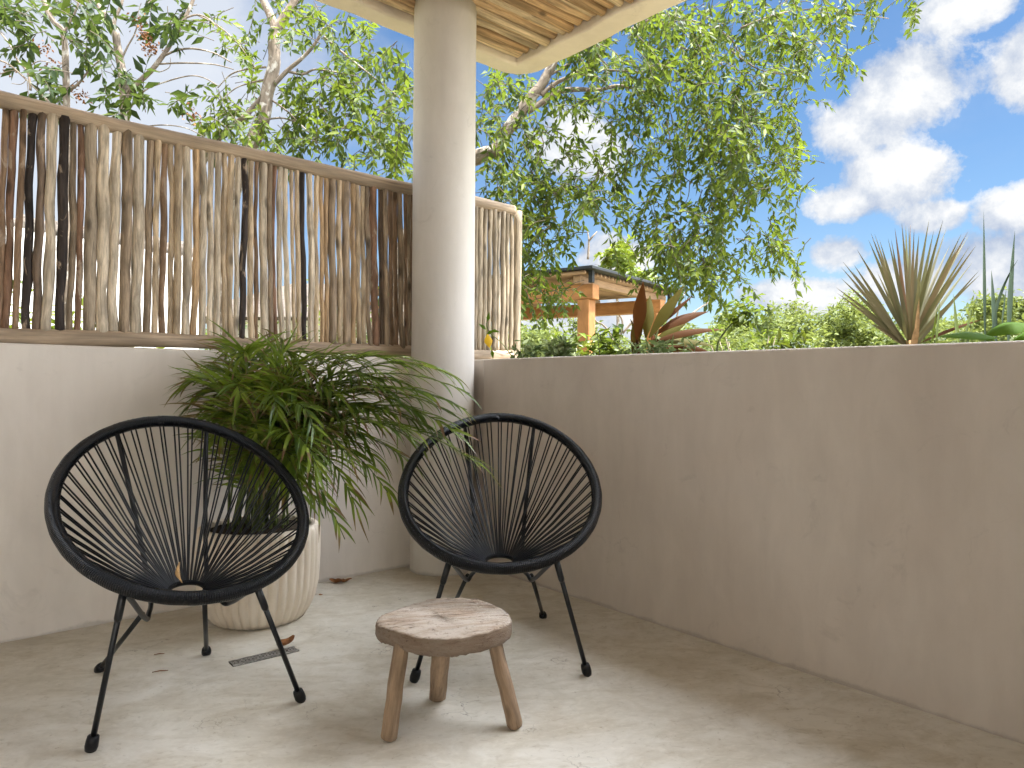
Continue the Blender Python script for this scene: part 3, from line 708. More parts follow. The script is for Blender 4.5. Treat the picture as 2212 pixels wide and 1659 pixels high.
# ------------------------------------------------------------------ floor bits
dc = [onz(490.6, 1428, 0), onz(507, 1444.5, 0), onz(648.6, 1408, 0), onz(633, 1397, 0)]
c = sum(dc, Vector())/4; dl = ((dc[2]+dc[3])/2-(dc[0]+dc[1])/2); Ld = dl.length; dl.normalize(); dw = Vector((-dl.y, dl.x, 0)); wd = .052
dr = empty('floor_drain', c, 'narrow grey slotted metal drain set in the floor by the pot', 'drain')
mb = MB(); mb.box(c+Vector((0, 0, .001)), dl, dw, Vector((0, 0, 1)), Ld/2, wd/2, .001); mb.build('channel', M['hole'], dr, smooth=False)
mb = MB(); UP = Vector((0, 0, 1))
for s in (-1, 1): mb.box(c+dw*s*(wd/2-.003)+UP*.003, dl, dw, UP, Ld/2, .003, .0025)
for i in range(19):
    x = -Ld/2+Ld*(i+.5)/19; mb.box(c+dl*x+UP*.0028, dl, dw, UP, Ld/19*.30, wd/2-.0062, .0016)
for y in (-.009, .009): mb.box(c+dw*y+UP*.0026, dl, dw, UP, Ld/2-.01, .0035, .0013)
mb.build('grate', M['steel'], dr, smooth=False)
def dryleaf(name, pts, fs, mat, label, parent=None):
    mb = MB(); mb.add(pts, fs); o = mb.build(name, mat)
    m = o.modifiers.new('sub', 'SUBSURF'); m.levels = 2; m.render_levels = 2
    m = o.modifiers.new('solid', 'SOLIDIFY'); m.thickness = .0012
    return tag(o, label, 'leaf')
def curl(c, L, W, yaw, lift, cup, tilt=0.0, n=7, wav=.0):
    c = Vector(c); ca, sa = math.cos(yaw), math.sin(yaw); vs = []; fs = []
    for i in range(n):
        t = i/(n-1); w = W*math.sin(math.pi*(.06+.9*t))**.8
        x = (t-.5)*L; z = lift*(2*t-1)**2+wav*math.sin(t*9)
        for k in (-1, -.4, .4, 1):
            y = w*k*.5; zz = z+cup*k*k*(.6+.4*math.sin(t*5))
            vs.append(c+Vector((x*ca-y*sa, x*sa+y*ca, .003+zz+tilt*(t-.0)*L)))
    for i in range(n-1):
        for k in range(3): a = i*4+k; fs.append((a, a+1, a+5, a+4))
    return vs, fs
dryleaf('dry_leaf', *curl(onz(617, 1402, 0), .075, .05, .9, .018, .022, .25), M['dry'], 'curled rust-brown leaf standing on the floor drain')
v1 = curl(onz(728, 1259, 0), .10, .045, 2.7, .006, .013, .0, wav=.006); v2 = curl(onz(742, 1258, 0), .085, .04, .5, .008, .012, .0, wav=.005)
dryleaf('dry_leaf', v1[0]+v2[0], v1[1]+[tuple(i+len(v1[0]) for i in f) for f in v2[1]], M['dry'], 'crumpled brown leaf lying on the floor to the right of the pot')
dryleaf('dry_leaf', *curl(onz(693, 1287, 0), .018, .014, .4, .002, .005), M['dry'], 'tiny dark leaf scrap on the floor beside the pot base')
sc = onz(386, 1248, .345)
SZ = Vector((0, 0, 1))
a_, b_, c_, d_ = at(390, 1208, 1.985), at(375, 1240, 1.975), at(397, 1262, 1.965), at(386, 1245, 2.02)
dryleaf('dry_leaf', [a_, (a_+b_)/2, b_, (a_+d_)/2, d_, (b_+c_)/2, c_, (c_+d_)/2, (a_+c_)/2+Vector((0, -.012, 0))], [(0, 1, 8, 3), (1, 2, 5, 8), (3, 8, 7, 4), (8, 5, 6, 7)], M['dry_pale'], 'pale tan folded leaf caught on the cords of the left chair')
for (x, y, yaw, L, lab) in [(344, 1413, .25, .035, 'thin dark twig on the floor behind the drain'), (346, 1450, .3, .05, 'short brown twig on the floor under the left chair')]:
    P = onz(x, y, 0.004); mb = MB(); dd = Vector((math.cos(yaw), math.sin(yaw), .02))*L/2; mb.tube([P-dd, P+Vector((0, 0, .002)), P+dd], [.0012, .002, .001], 5)
    tag(mb.build('twig', M['dry']), lab, 'twig')

# ------------------------------------------------------------------ planter plants
def blade(vs, fs, base, dirn, L, w, bend, n=9, fold=.15, flat=None, tipw=0.0, peak=.35, twist=0.0):
    d = Vector(dirn).normalized(); q = Vector(base); b = len(vs)
    s0 = d.cross(Vector((0, 0, 1)))
    if s0.length < .15: s0 = Vector((1, .2, 0))
    s0.normalize()
    if flat is not None: s0 = Vector(flat)
    for j in range(n+1):
        t = j/n
        prof = (t/peak)**.7 if t < peak else (1-((t-peak)/(1-peak))**1.6)
        wd = w*max(prof, .12 if t < peak else .02)
        sd = (s0-d*s0.dot(d)).normalized(); nn = sd.cross(d)
        a = twist*t; sd2 = sd*math.cos(a)+nn*math.sin(a); n2 = sd2.cross(d)
        vs += [q+sd2*wd/2, q-n2*wd*fold, q-sd2*wd/2]
        if j < n: o = b+j*3; fs += [(o, o+1, o+4, o+3), (o+1, o+2, o+5, o+4)]
        d = (d+Vector(bend)/n).normalized(); q = q+d*(L/n)
def plantmesh(name, vs, fs, mat, parent, thick=0.0):
    o0 = np.array(parent_loc(parent)) if parent else np.zeros(3)
    o = link(name, newmesh(name, np.array([tuple(v) for v in vs])-o0, fs, None, None, True, mat), parent)
    return o
def planter_pt(px, depth, z=1.04):
    P = onp(px, 745, PR+depth); P.z = z; return P
# spiky dragon tree
B = planter_pt(1966, .38); B.z = 1.04
dg = empty('dragon_plant', B, 'spiky fan of narrow reddish-olive leaves above the right wall', 'plant')
mb = MB(); mb.tube([B, B+Vector((0, 0, .06)), B+Vector((0, 0, .13))], [.022, .02, .016], 10); mb.build('stem', M['dry_pale'], dg)
hub = B+Vector((0, 0, .105)); ca = Vector((1, -.05, 0)).normalized()
tipsd = [(1811, 622), (1828, 576), (1836, 570), (1856, 572), (1880, 535), (1888, 528), (1860, 560), (1905, 527), (1918, 533), (1845, 612), (1935, 500), (1957, 487), (1960, 497), (1970, 494), (1975, 502), (2008, 486), (2014, 508), (2032, 498), (2044, 504), (2056, 538), (2085, 517), (2084, 527), (2087, 545), (2097, 565), (2062, 543), (1850, 655), (1870, 680), (1880, 695), (2070, 645), (2052, 660), (1990, 560), (2025, 590), (1900, 600), (1945, 560), (1925, 610), (2040, 600), (1870, 640), (1930, 540), (1985, 520), (2000, 590), (1815, 632), (1822, 600), (2112, 600), (2105, 580), (2100, 548), (2070, 520), (1895, 520), (1945, 505), (1850, 590)]
vs, fs = [], []
for i, (x, y) in enumerate(tipsd):
    T = at(x, y, hub.y+random.uniform(-.14, .16)); d = T-hub; L = d.length
    blade(vs, fs, hub+Vector((random.uniform(-.01, .01), random.uniform(-.01, .01), random.uniform(-.02, .02))), d.normalized()+Vector((0, 0, .065)), L*1.05, random.uniform(.0125, .018), (0, 0, -.13), 8, .12, flat=d.cross(Vector((0, 1, 0))).normalized()*.9+Vector((0, .3, 0)), peak=.3)
plantmesh('leaf_fan', vs, fs, M['drac'], dg)
vs, fs = [], []
blade(vs, fs, hub+Vector((-.002, -.02, -.06)), (0, -.1, 1), .13, .03, (0, 0, 0), 6, .1, flat=(1, 0, 0)); blade(vs, fs, hub+Vector((.008, -.02, -.02)), (0.03, -.05, 1), .2, .018, (0, 0, 0), 6, .1, flat=(1, 0, 0))
plantmesh('dead_leaf', vs, fs, M['dry_pale'], dg)
# red ti plant
B = planter_pt(1393, .34)
ti = empty('ti_plant', B, 'broad-leaved red and bronze ti plant behind the wall near the fence end', 'plant')
mb = MB()
for dx in (-.02, .02): mb.tube([B+Vector((dx, 0, 0)), B+Vector((dx*1.5, 0, .1)), B+Vector((dx*2, 0, .2))], .008, 8)
mb.build('stem', M['ti'], ti)
LT = [(1375, 735, 1389, 612, .055, 'ti'), (1395, 730, 1404, 640, .05, 'ti_green'), (1367, 765, 1384, 665, .052, 'ti_green'), (1402, 730, 1476, 618, .055, 'ti_green'), (1412, 725, 1526, 670, .045, 'ti'), (1400, 745, 1563, 708, .035, 'ti'), (1405, 745, 1545, 745, .04, 'ti_green'), (1410, 758, 1530, 757, .045, 'ti'), (1398, 750, 1480, 700, .04, 'ti_green'), (1385, 745, 1362, 690, .02, 'ti_green'), (1410, 715, 1495, 640, .02, 'ti')]
for (x0, y0, x1, y1, w, m) in LT:
    Y0 = B.y+random.uniform(-.03, .03); P = at(x0, y0, Y0); T = at(x1, y1, Y0+random.uniform(-.05, .08)); d = T-P; L = d.length
    drp = .22 if x1 > 1500 else .04
    vs, fs = [], []; blade(vs, fs, P, d.normalized()+Vector((0, 0, drp)), L*1.03, w*1.25, (0, 0, -2*drp), 10, .2, flat=(d.cross(Vector((0, 1, 0))).normalized()*.85+Vector((0, .45, .1))), peak=.45, twist=random.uniform(-.3, .5))
    plantmesh('leaf', vs, fs, M[m], ti)
# snake plant blades
B = planter_pt(2146, .40)
sn = empty('snake_plant', B, 'tall dark upright sword leaves rising above the wall at the right edge', 'plant')
for (x0, y0, x1, y1, w, bx) in [(2128, 745, 2125, 462, .017, 0), (2152, 745, 2142, 590, .026, 0), (2178, 745, 2190, 505, .027, .05), (2146, 720, 2182, 560, .016, .5), (2070, 740, 2060, 640, .017, 0), (2166, 690, 2172, 630, .010, .1), (2012, 742, 2026, 660, .010, .02), (2085, 742, 2098, 660, .012, .02), (2022, 745, 2030, 650, .012, 0), (2095, 740, 2108, 672, .01, .05)]:
    Y0 = B.y+random.uniform(-.05, .05); P = at(x0, y0, Y0); T = at(x1, y1, Y0); d = T-P; P = P-d.normalized()*.03
    vs, fs = [], []; blade(vs, fs, P, d.normalized()-Vector((bx*.4, 0, 0)), d.length+.04, w, (bx, 0, -bx*.5), 12, .12, flat=(1, .35, 0), peak=.4)
    plantmesh('leaf', vs, fs, M['snake'] if y1 < 640 or x0 > 2150 else M['lime'], sn)
vs, fs = [], []; P = at(1986, 742, B.y); T = at(2125, 687, B.y+.05); blade(vs, fs, P, (T-P).normalized()+Vector((0, 0, .08)), (T-P).length, .012, (0, 0, -.16), 8, .1, flat=(0, .5, 1)); plantmesh('leaf', vs, fs, M['ti'], sn)
# broad green leaves
B = planter_pt(2110, .30)
bl = empty('broad_leaf_plant', B, 'low plant with wide bright green leaves on the wall top at the right edge', 'plant')
for (x0, y0, x1, y1, w, sag) in [(2030, 728, 2160, 730, .05, .3), (2125, 728, 2240, 700, .075, .5), (2190, 735, 2290, 715, .07, .4), (2080, 722, 2150, 735, .05, .3)]:
    P = at(x0, y0, B.y-.02); T = at(x1, y1, B.y-.05); d = T-P
    vs, fs = [], []; blade(vs, fs, P, d.normalized()+Vector((0, 0, sag*.5)), d.length, w, (0, 0, -sag), 12, .22, flat=(0.1, .75, .55), peak=.5); plantmesh('leaf', vs, fs, M['broad'], bl)
# bent umbrella-leaf stem
B = planter_pt(1546, .42)
us = empty('umbrella_stem', B, 'thin leaning stem topped by a tuft of small round leaves', 'plant')
pth = smooth_path([B, at(1550, 748, B.y), at(1562, 722, B.y), at(1580, 700, B.y), at(1605, 675, B.y), at(1628, 652, B.y)], 4)
mb = MB(); mb.tube(pth, [.0055-.0025*i/len(pth) for i in range(len(pth))], 8); mb.build('stem', M['stem'], us)
fo = Foliage()
for _ in range(150):
    t = random.random()**.7; p = pth[-1].lerp(at(1592, 690, B.y), t)+Vector((random.gauss(0, .035), random.gauss(0, .05), random.gauss(0, .035)))
    fo.leaf(p, Vector((random.gauss(0, 1), random.gauss(0, 1), random.gauss(-.1, .6))), Vector((random.gauss(0, .5), random.gauss(0, .5), 1)), random.uniform(.035, .06), random.uniform(.018, .026))
fo.build('leaves', M['leaf'], us)
# variegated and lime shrublets along the planter
def shrublet(name, px0, px1, n, Lf, mat, label, py0, py1, depth=.35, cat='plant', wr=.4):
    B = planter_pt((px0+px1)/2, depth); o = empty(name, B, label, cat); fo = Foliage(); st = MB()
    for _ in range(n):
        x = random.uniform(px0, px1); a = planter_pt(x, depth+random.uniform(-.12, .12)); T = at(x+random.gauss(0, 12), random.uniform(py0, py1), a.y)
        P = smooth_path([a, a.lerp(T, .5)+Vector((random.gauss(0, .02), 0, 0)), T], 4); st.tube(P, .0022, 4, cap=False)
        for p in P[2:]:
            for _k in range(2):
                fo.leaf(p, Vector((random.gauss(0, 1), random.gauss(0, .8), random.gauss(.25, .5))), Vector((random.gauss(0, .5), random.gauss(-.3, .5), 1)), Lf*random.uniform(.6, 1.2), Lf*wr*random.uniform(.7, 1.1))
    st.build('stem_sprays', M['stem'], o); fo.build('leaves', M[mat], o); return o
shrublet('variegated_shrub', 1128, 1240, 34, .075, 'varieg', 'cream-edged variegated shrub beside the fence end post', 728, 762)
shrublet('lime_shrub', 1180, 1345, 26, .07, 'lime', 'loose lime green shrub in front of the pergola post', 722, 762, .5)
shrublet('variegated_shrub', 1330, 1470, 18, .065, 'varieg', 'low variegated shrub at the foot of the red ti plant', 735, 765, .28)
shrublet('leafy_seedling', 1280, 1325, 5, .085, 'leaf', 'young plant with pointed green leaves left of the red ti plant', 690, 740, .3)
shrublet('lime_shrub', 1660, 1760, 10, .055, 'lime', 'tiny yellow-green sprouts peeping over the middle of the right wall', 733, 748, .3)
# vine with a yellow leaf hanging on the fence
Pv = pq(2.75, QF-.05, ZL); vn = empty('vine', Pv, 'thin green vine with one yellow leaf hanging on the fence right of the column', 'vine')
def onF(x, y, o=-.05): return onq(x, y, QF+o)
mb = MB(); mb.tube(smooth_path([onF(1107, 772), onF(1085, 742), onF(1062, 722), onF(1052, 705), onF(1054, 690)], 4), .003, 5); mb.build('stem', M['stem'], vn)
fo = Foliage(); 
for (x, y, dx, dz) in [(1053, 695, .2, 1), (1050, 712, -.6, .5), (1060, 714, .7, -.1), (1062, 755, .2, -1), (1051, 722, .6, .3)]: fo.leaf(onF(x, y, -.055), Vector((dx, -.3, dz)), Vector((.2, -1, .3)), .06, .024)
fo.build('leaf', M['broad'], vn)
vs, fs = [], []; P = onF(1053, 722, -.06); blade(vs, fs, P, (.12, -.1, -1), .085, .052, (.1, 0, 0), 8, .15, flat=(1, .2, 0), peak=.45); plantmesh('yellow_leaf', vs, fs, M['yellow'], vn)

# ------------------------------------------------------------------ trees
class Tree:
    def __init__(s, name, base, label, cat='tree', group='trees behind the terrace walls'):
        s.o = empty(name, base, label, cat, group); s.tr = MB(); s.br = MB(); s.fo = Foliage()
    def limb(s, pts, w0, w1, main=False):
        P = smooth_path(pts, 5); n = len(P)
        (s.tr if main else s.br).tube(P, [(w0+(w1-w0)*i/(n-1))*(1+random.uniform(-.05, .05)) for i in range(n)], 10 if main else 7, jit=.05)
    def done(s, leafmat):
        if s.tr.v: s.tr.build('trunk', M['bark'], s.o)
        if s.br.v: s.br.build('branches', M['bark'], s.o)
        if s.fo.P: s.fo.build('crown', leafmat, s.o)
        if s.fo.tw.v: s.fo.tw.build('twig_sprays', M['twig'], s.o)
def A(l, Y):
    return [at(x, y, Y+(d[0] if d else 0)) for (x, y, *d) in l]
# far left tree (two thin trunks)
Y = 4.9; g = at(278, 700, Y); g.z = -.16
T = Tree('shade_tree', g, 'slim grey forked tree with drooping dark leaves above the left end of the fence')
T.limb([g]+A([(275, 500), (272, 300), (267, 187), (260, 135), (254, 104), (246, 62), (222, 28), (197, -8), (170, -60)], Y), .034, .02, True)
T.limb(A([(270, 205), (292, 183), (325, 154), (354, 117), (375, 83), (396, 46), (417, 0), (430, -50)], Y), .020, .010)
T.limb(A([(246, 64), (249, 40), (262, 10), (270, -30)], Y), .014, .008)
T.limb(A([(262, 130), (276, 100), (290, 75), (300, 45)], Y), .007, .004)
T.limb(A([(354, 120), (385, 108), (417, 105), (461, 114), (500, 135)], Y), .009, .004)
T.limb(A([(345, 138), (400, 136), (461, 139), (505, 150)], Y), .007, .003)
T.limb(A([(277, 240), (312, 196), (360, 176), (408, 164), (440, 168), (470, 185)], Y), .006, .003)
T.limb(A([(396, 40), (425, 32), (450, 40), (470, 60)], Y), .008, .003)
T.limb(A([(300, 275), (350, 270), (400, 276), (440, 295)], Y), .005, .0025)
T.limb(A([(331, 148), (345, 155), (366, 145), (368, 125)], Y), .004, .002)
for b in [(190, 35, 70, 35, 22), (345, 30, 45, 40, 30), (150, 20, 60, 30, 18), (225, 120, 45, 40, 14), (232, 175, 50, 40, 14), (320, 225, 50, 22, 12), (255, 230, 45, 25, 8), (360, 215, 40, 18, 9), (440, 60, 30, 30, 7), (100, 35, 60, 30, 14)]:
    T.fo.blob(b[0], b[1], Y-.1, b[2], b[3], b[4], .32, .078, .7, .35, thin=.33)
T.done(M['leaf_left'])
def seeds(pairs, Y, label):
    o = None
    for (x, y, n) in pairs:
        fo = Foliage(); c = at(x, y, Y-.05)
        for _ in range(n): fo.leaf(c+Vector((random.gauss(0, .028), random.gauss(0, .03), random.gauss(0, .028))), Vector((random.gauss(0, 1), random.gauss(0, 1), random.gauss(-.5, .7))), Vector((random.gauss(0, 1), random.gauss(0, 1), 1)), random.uniform(.018, .034), random.uniform(.012, .018))
        fo.build('dry_seed_clusters', M['dry'], T.o)  # tufts of dried brown seed clusters built from small leaf flakes
seeds([(327, 105, 60), (312, 72, 40), (318, 85, 40), (300, 50, 25), (176, 205, 45), (110, 145, 45), (412, 248, 45), (90, 100, 35), (20, 150, 16)], 4.9, '')
Y = 4.6; g = at(146, 700, Y); g.z = -.16
T = Tree('shade_tree', g, 'pale thin-trunked tree at the far left, half hidden by its own leaves')
T.limb([g]+A([(146, 500), (145, 300), (144, 237), (142, 146), (137, 73), (117, 48), (100, 17), (85, -30)], Y), .026, .014, True)
T.limb(A([(150, 195), (170, 180), (190, 155), (215, 130)], Y), .010, .004)
T.limb(A([(66, 195), (60, 157), (38, 130), (20, 95), (0, 70)], Y), .008, .004)
T.limb(A([(145, 260), (100, 215), (66, 180), (20, 140), (-10, 128)], Y), .009, .005)
T.limb(A([(63, 170), (65, 145), (85, 132), (110, 136)], Y), .004, .0025)
T.limb(A([(0, 160), (30, 152), (55, 170), (45, 182), (25, 180)], Y), .003, .002)
T.limb(A([(137, 73), (150, 50), (165, 20), (175, -20)], Y), .009, .005)
for b in [(40, 25, 60, 40, 22), (45, 85, 40, 30, 12), (105, 205, 55, 25, 16), (150, 90, 35, 50, 14), (15, 115, 20, 12, 4), (135, 170, 25, 25, 8), (120, 215, 40, 14, 10), (15, 40, 30, 40, 10)]:
    T.fo.blob(b[0], b[1], Y-.1, b[2], b[3], b[4], .28, .078, .7, .3, thin=.36)
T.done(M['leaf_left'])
# middle tree
Y = 5.4; g = at(470, 760, Y); g.z = -.16
T = Tree('shade_tree', g, 'tree with thick lichen-spotted leaning trunk forking just left of the roof corner')
T.limb([g]+A([(480, 600), (500, 430), (538, 321), (566, 267), (578, 196), (592, 142), (592, 94), (596, 62)], Y), .062, .040, True)
T.limb(A([(595, 66), (587, 40), (568, 0), (550, -50)], Y), .034, .026); T.limb(A([(596, 64), (615, 35), (637, 0), (655, -50)], Y), .036, .028)
T.limb(A([(570, 205), (530, 250), (497, 274), (467, 307), (440, 350), (430, 420)], Y), .020, .024)
T.limb(A([(590, 185), (599, 175), (622, 151), (653, 125), (680, 95), (700, 60)], Y), .020, .010)
T.limb(A([(625, 155), (655, 160), (680, 150), (720, 155), (770, 165)], Y), .011, .005)
T.limb(A([(575, 145), (540, 148), (500, 160), (470, 190)], Y), .009, .004)
T.limb(A([(573, 172), (545, 178), (510, 190), (480, 215)], Y), .008, .003)
T.limb(A([(585, 215), (620, 240), (650, 270), (680, 300), (690, 330)], Y), .008, .004)
T.limb(A([(575, 258), (610, 255), (645, 265)], Y), .008, .005)
T.limb(A([(700, 80), (760, 130), (810, 170), (850, 200), (880, 230)], Y), .010, .004)
T.limb(A([(425, 32), (470, 55), (510, 90), (540, 130), (560, 160)], Y), .006, .003)
for b in [(745, 120, 80, 80, 40), (700, 200, 80, 60, 34), (800, 190, 70, 70, 36), (850, 270, 45, 55, 26), (780, 285, 75, 45, 34), (690, 295, 70, 35, 28), (840, 350, 50, 35, 22), (640, 215, 40, 60, 14), (520, 205, 60, 55, 20), (470, 85, 45, 40, 12), (540, 110, 40, 40, 10), (480, 285, 40, 30, 13), (560, 300, 45, 25, 13), (620, 310, 50, 25, 16), (640, 60, 30, 50, 10), (690, 60, 40, 40, 16), (860, 170, 30, 30, 9), (575, 25, 30, 30, 7), (500, 240, 40, 40, 10), (760, 350, 60, 15, 10), (880, 220, 20, 70, 8), (450, 290, 22, 40, 9)]:
    T.fo.blob(b[0], b[1], Y-.05, b[2], b[3], b[4], .34, .066, .9, .5, thin=.60)
T.done(M['leaf'])
# big tree right of the column
Y = 5.6; g = at(840, 760, Y); g.z = -.16
T = Tree('shade_tree', g, 'largest tree, its leafy weeping branches filling the sky right of the column')
T.limb([g]+A([(860, 620), (900, 480), (960, 380), (1030, 339), (1075, 322), (1093, 285), (1120, 249), (1142, 216), (1169, 184), (1191, 143), (1215, 90), (1230, 30)], Y), .075, .028, True)
T.limb(A([(1140, 240), (1183, 213), (1207, 197), (1251, 193), (1295, 194), (1340, 185), (1400, 200)], Y), .028, .010)
T.limb(A([(1169, 205), (1200, 180), (1240, 160), (1285, 125), (1300, 95), (1340, 60)], Y), .020, .008)
T.limb(A([(1183, 165), (1225, 140), (1270, 110)], Y), .012, .005)
T.limb(A([(1285, 120), (1310, 140), (1312, 175)], Y), .007, .004)
T.limb(A([(1350, 70), (1420, 36), (1470, 40), (1530, 55), (1580, 85), (1600, 130)], Y), .012, .005)
T.limb(A([(1400, 110), (1460, 100), (1510, 118), (1560, 140)], Y), .009, .004)
T.limb(A([(1300, 150), (1380, 155), (1430, 150)], Y), .009, .004)
T.limb(A([(1440, 260), (1452, 320), (1470, 370), (1490, 392), (1520, 402)], Y), .005, .003); T.limb(A([(1490, 392), (1485, 430), (1460, 470)], Y), .004, .002)
T.limb(A([(1142, 240), (1150, 275), (1172, 300), (1170, 330), (1145, 385), (1120, 415)], Y), .006, .003)
T.limb(A([(1600, 60), (1680, 30), (1760, 20), (1850, 30), (1920, 40)], Y-.3), .007, .003)
T.limb(A([(1580, 110), (1640, 150), (1700, 160), (1740, 150)], Y-.2), .007, .003)
for b in [(1250, 110, 80, 45, 30), (1340, 50, 90, 45, 40), (1470, 60, 90, 55, 44), (1580, 90, 90, 80, 58), (1690, 60, 70, 55, 30), (1700, 130, 55, 45, 20), (1340, 145, 90, 45, 36), (1450, 180, 90, 60, 44), (1560, 230, 70, 80, 60), (1640, 220, 50, 70, 24), (1560, 340, 55, 80, 50), (1600, 400, 40, 70, 26), (1350, 240, 90, 40, 30), (1240, 230, 60, 40, 20), (1110, 190, 70, 35, 22), (1070, 250, 45, 60, 18), (1060, 330, 35, 60, 14), (1130, 300, 60, 50, 18), (1190, 330, 60, 50, 22), (1220, 400, 80, 45, 34), (1150, 430, 60, 60, 28), (1090, 420, 45, 45, 16), (1280, 440, 50, 30, 16), (1320, 360, 50, 60, 18), (1400, 330, 45, 60, 20), (1150, 540, 40, 70, 30), (1190, 500, 40, 40, 14), (1160, 620, 60, 50, 28), (1220, 640, 30, 40, 9), (1480, 330, 40, 50, 18), (1380, 470, 25, 50, 8), (1440, 420, 35, 50, 14), (1540, 480, 50, 40, 26), (1450, 520, 60, 40, 28), (1500, 560, 70, 40, 34), (1450, 590, 50, 30, 18), (1560, 600, 60, 35, 22), (1650, 520, 45, 50, 14), (1690, 560, 35, 40, 9), (1670, 380, 45, 60, 16), (1710, 330, 35, 60, 12), (1720, 250, 30, 30, 8), (1770, 110, 40, 40, 11), (1780, 40, 60, 35, 15), (1830, 140, 25, 20, 5), (1870, 25, 60, 18, 8), (1970, 15, 30, 12, 3), (1700, 450, 30, 30, 6), (1620, 300, 40, 50, 16), (1340, 560, 30, 30, 5)]:
    T.fo.blob(b[0], b[1], Y-.15, b[2], b[3], int(b[4]*1.0), .36, .062, 1.15, .5, thin=.86)
T.done(M['leaf'])
T_ = T
# small bright tree behind the pergola
Y = 13.0; g = at(1330, 760, Y); g.z = -.16
T = Tree('young_tree', g, 'small sunlit yellow-green tree rising behind the pergola roof', group='trees beyond the pergola')
T.limb([g]+A([(1335, 680), (1322, 600), (1318, 560)], Y), .035, .015, True); T.limb(A([(1325, 620), (1350, 590), (1375, 570)], Y), .018, .008)
for b in [(1325, 552, 30, 16, 16), (1345, 540, 20, 10, 9), (1355, 585, 45, 15, 18), (1395, 600, 25, 14, 8), (1310, 575, 15, 10, 6)]: T.fo.blob(b[0], b[1], Y, b[2], b[3], b[4], .55, .13, .3, .4)
T.done(M['lime'])
Y = 11.0; g = at(1500, 760, Y); g.z = -.16
T = Tree('bare_tree', g, 'leafless pale grey sapling seen through the pergola', group='trees beyond the pergola')
for l in [[(1330, 760), (1318, 720), (1300, 700), (1285, 690), (1270, 640)], [(1330, 760), (1345, 700), (1330, 670), (1310, 655)], [(1345, 720), (1385, 670), (1390, 640)], [(1440, 760), (1470, 700), (1520, 660), (1560, 640)], [(1455, 740), (1465, 670), (1480, 630)], [(1270, 560), (1272, 520), (1268, 495)], [(1272, 520), (1290, 500)]]:
    T.limb(A(l, Y), .02, .008)
T.done(M['lime'])

# ------------------------------------------------------------------ pergola
Pg = at(1266, 760, 8.0); Pg.z = -.16
pg = empty('pergola', Pg, 'orange timber pergola with a dark flat roof, seen beyond the wall', 'pergola')
rd = Vector((.6, .8, 0)); ld = Vector((-.83, .557, 0)); UPV = Vector((0, 0, 1))
def post(P, z1, w=.15, mat='pergola'):
    mb = MB(); mb.beam(Vector((P.x, P.y, -.16)), Vector((P.x, P.y, z1)), w, w, up=rd); mb.build('post', M[mat], pg, smooth=False, bevel=.008)
p0 = Vector((Pg.x, Pg.y, 0)); Lr, Ll = 1.75, 3.2
zt = at(1280, 616, 8.0).z; zb = at(1280, 648, 8.0).z; hb = zt-zb
post(p0, zb); post(p0+rd*Lr, zb); post(p0+ld*Ll, zb); post(p0+rd*Lr+ld*Ll, zb)
def beam(a, b, w, h, mat, nm='beam'):
    mb = MB(); mb.beam(a, b, w, h); mb.build(nm, M[mat], pg, smooth=False, bevel=.008)
zc = (zt+zb)/2+.002
beam(p0-ld*.12+UPV*zc, p0+ld*(Ll+.2)+UPV*zc, .16, hb, 'pergola')
beam(p0+rd*Lr-ld*.12+UPV*(zc-.0), p0+rd*Lr+ld*(Ll+.2)+UPV*(zc-.0), .16, hb, 'pergola')
zc2 = zt+.047
for k in range(4):
    o = ld*(.04+k*1.0); beam(p0+o-rd*.15+UPV*zc2, p0+o+rd*(Lr+.35)+UPV*zc2, .10, .09, 'pergola_grey', 'rafter')
mb = MB()
for k in range(26):
    o = -rd*.2+rd*(Lr+.6)*k/26+UPV*(zc2+.068); mb.tube([p0+o-ld*.10, p0+o+ld*(Ll+.15)], .022+.005*random.random(), 7)
mb.build('cane_ceiling', M['pergola_grey'], pg, smooth=True)
c0 = p0+rd*(Lr*.5)+ld*(Ll*.5)+UPV*(zc2+.20)
mb = MB(); q4 = [p0-rd*.26-ld*.22, p0+rd*(Lr+.45)-ld*.22, p0+rd*(Lr+.45)+ld*(Ll+.3), p0-rd*.26+ld*(Ll+.3)]
mb.prism([(p.x, p.y) for p in q4], zc2+.092, zc2+.128); mb.build('roof_panel', M['dark_metal'], pg, smooth=False, bevel=.006)
mb = MB()
for P in (p0-rd*.12-ld*.13, p0+rd*(Lr+.2)-ld*.13): mb.beam(P+UPV*(zt+.005), P+UPV*(zc2+.092), .05, .05, up=rd)
mb.build('bracket', M['dark_metal'], pg, smooth=False)

# ------------------------------------------------------------------ white garden wall, hut, shrubs, woods
a = at(-60, 478, 6.6); b = at(430, 550, 8.6)
gw = empty('garden_wall', Vector((a.x, a.y, -.16)), 'sunlit white wall with a dark ragged cap, seen through the fence on the left', 'wall')
dv = Vector((b.x-a.x, b.y-a.y, 0)).normalized(); nv = Vector((-dv.y, dv.x, 0)); Lw = math.hypot(b.x-a.x, b.y-a.y)
zt1 = 2.5
mb = MB(); A2 = Vector((a.x, a.y, 0)); mb.box(A2+dv*Lw/2+nv*.1+UPV*((zt1-.16)/2), dv, nv, UPV, Lw/2, .1, (zt1+.16)/2); mb.build('masonry', M['white_wall'], gw, smooth=False)
mb = MB(); n = 40; pts = [A2+dv*(Lw*i/n)+nv*.1+UPV*(zt1+.03+random.uniform(-.02, .03)) for i in range(n+1)]; mb.tube(pts, [.11*random.uniform(.75, 1.25) for _ in pts], 7, jit=.2); mb.build('cap', M['thatch'], gw)
H0 = at(620, 700, 9.5); H0.z = -.16
hu = empty('thatched_hut', H0, 'small white hut with a dark thatched roof glimpsed through the fence', 'building')
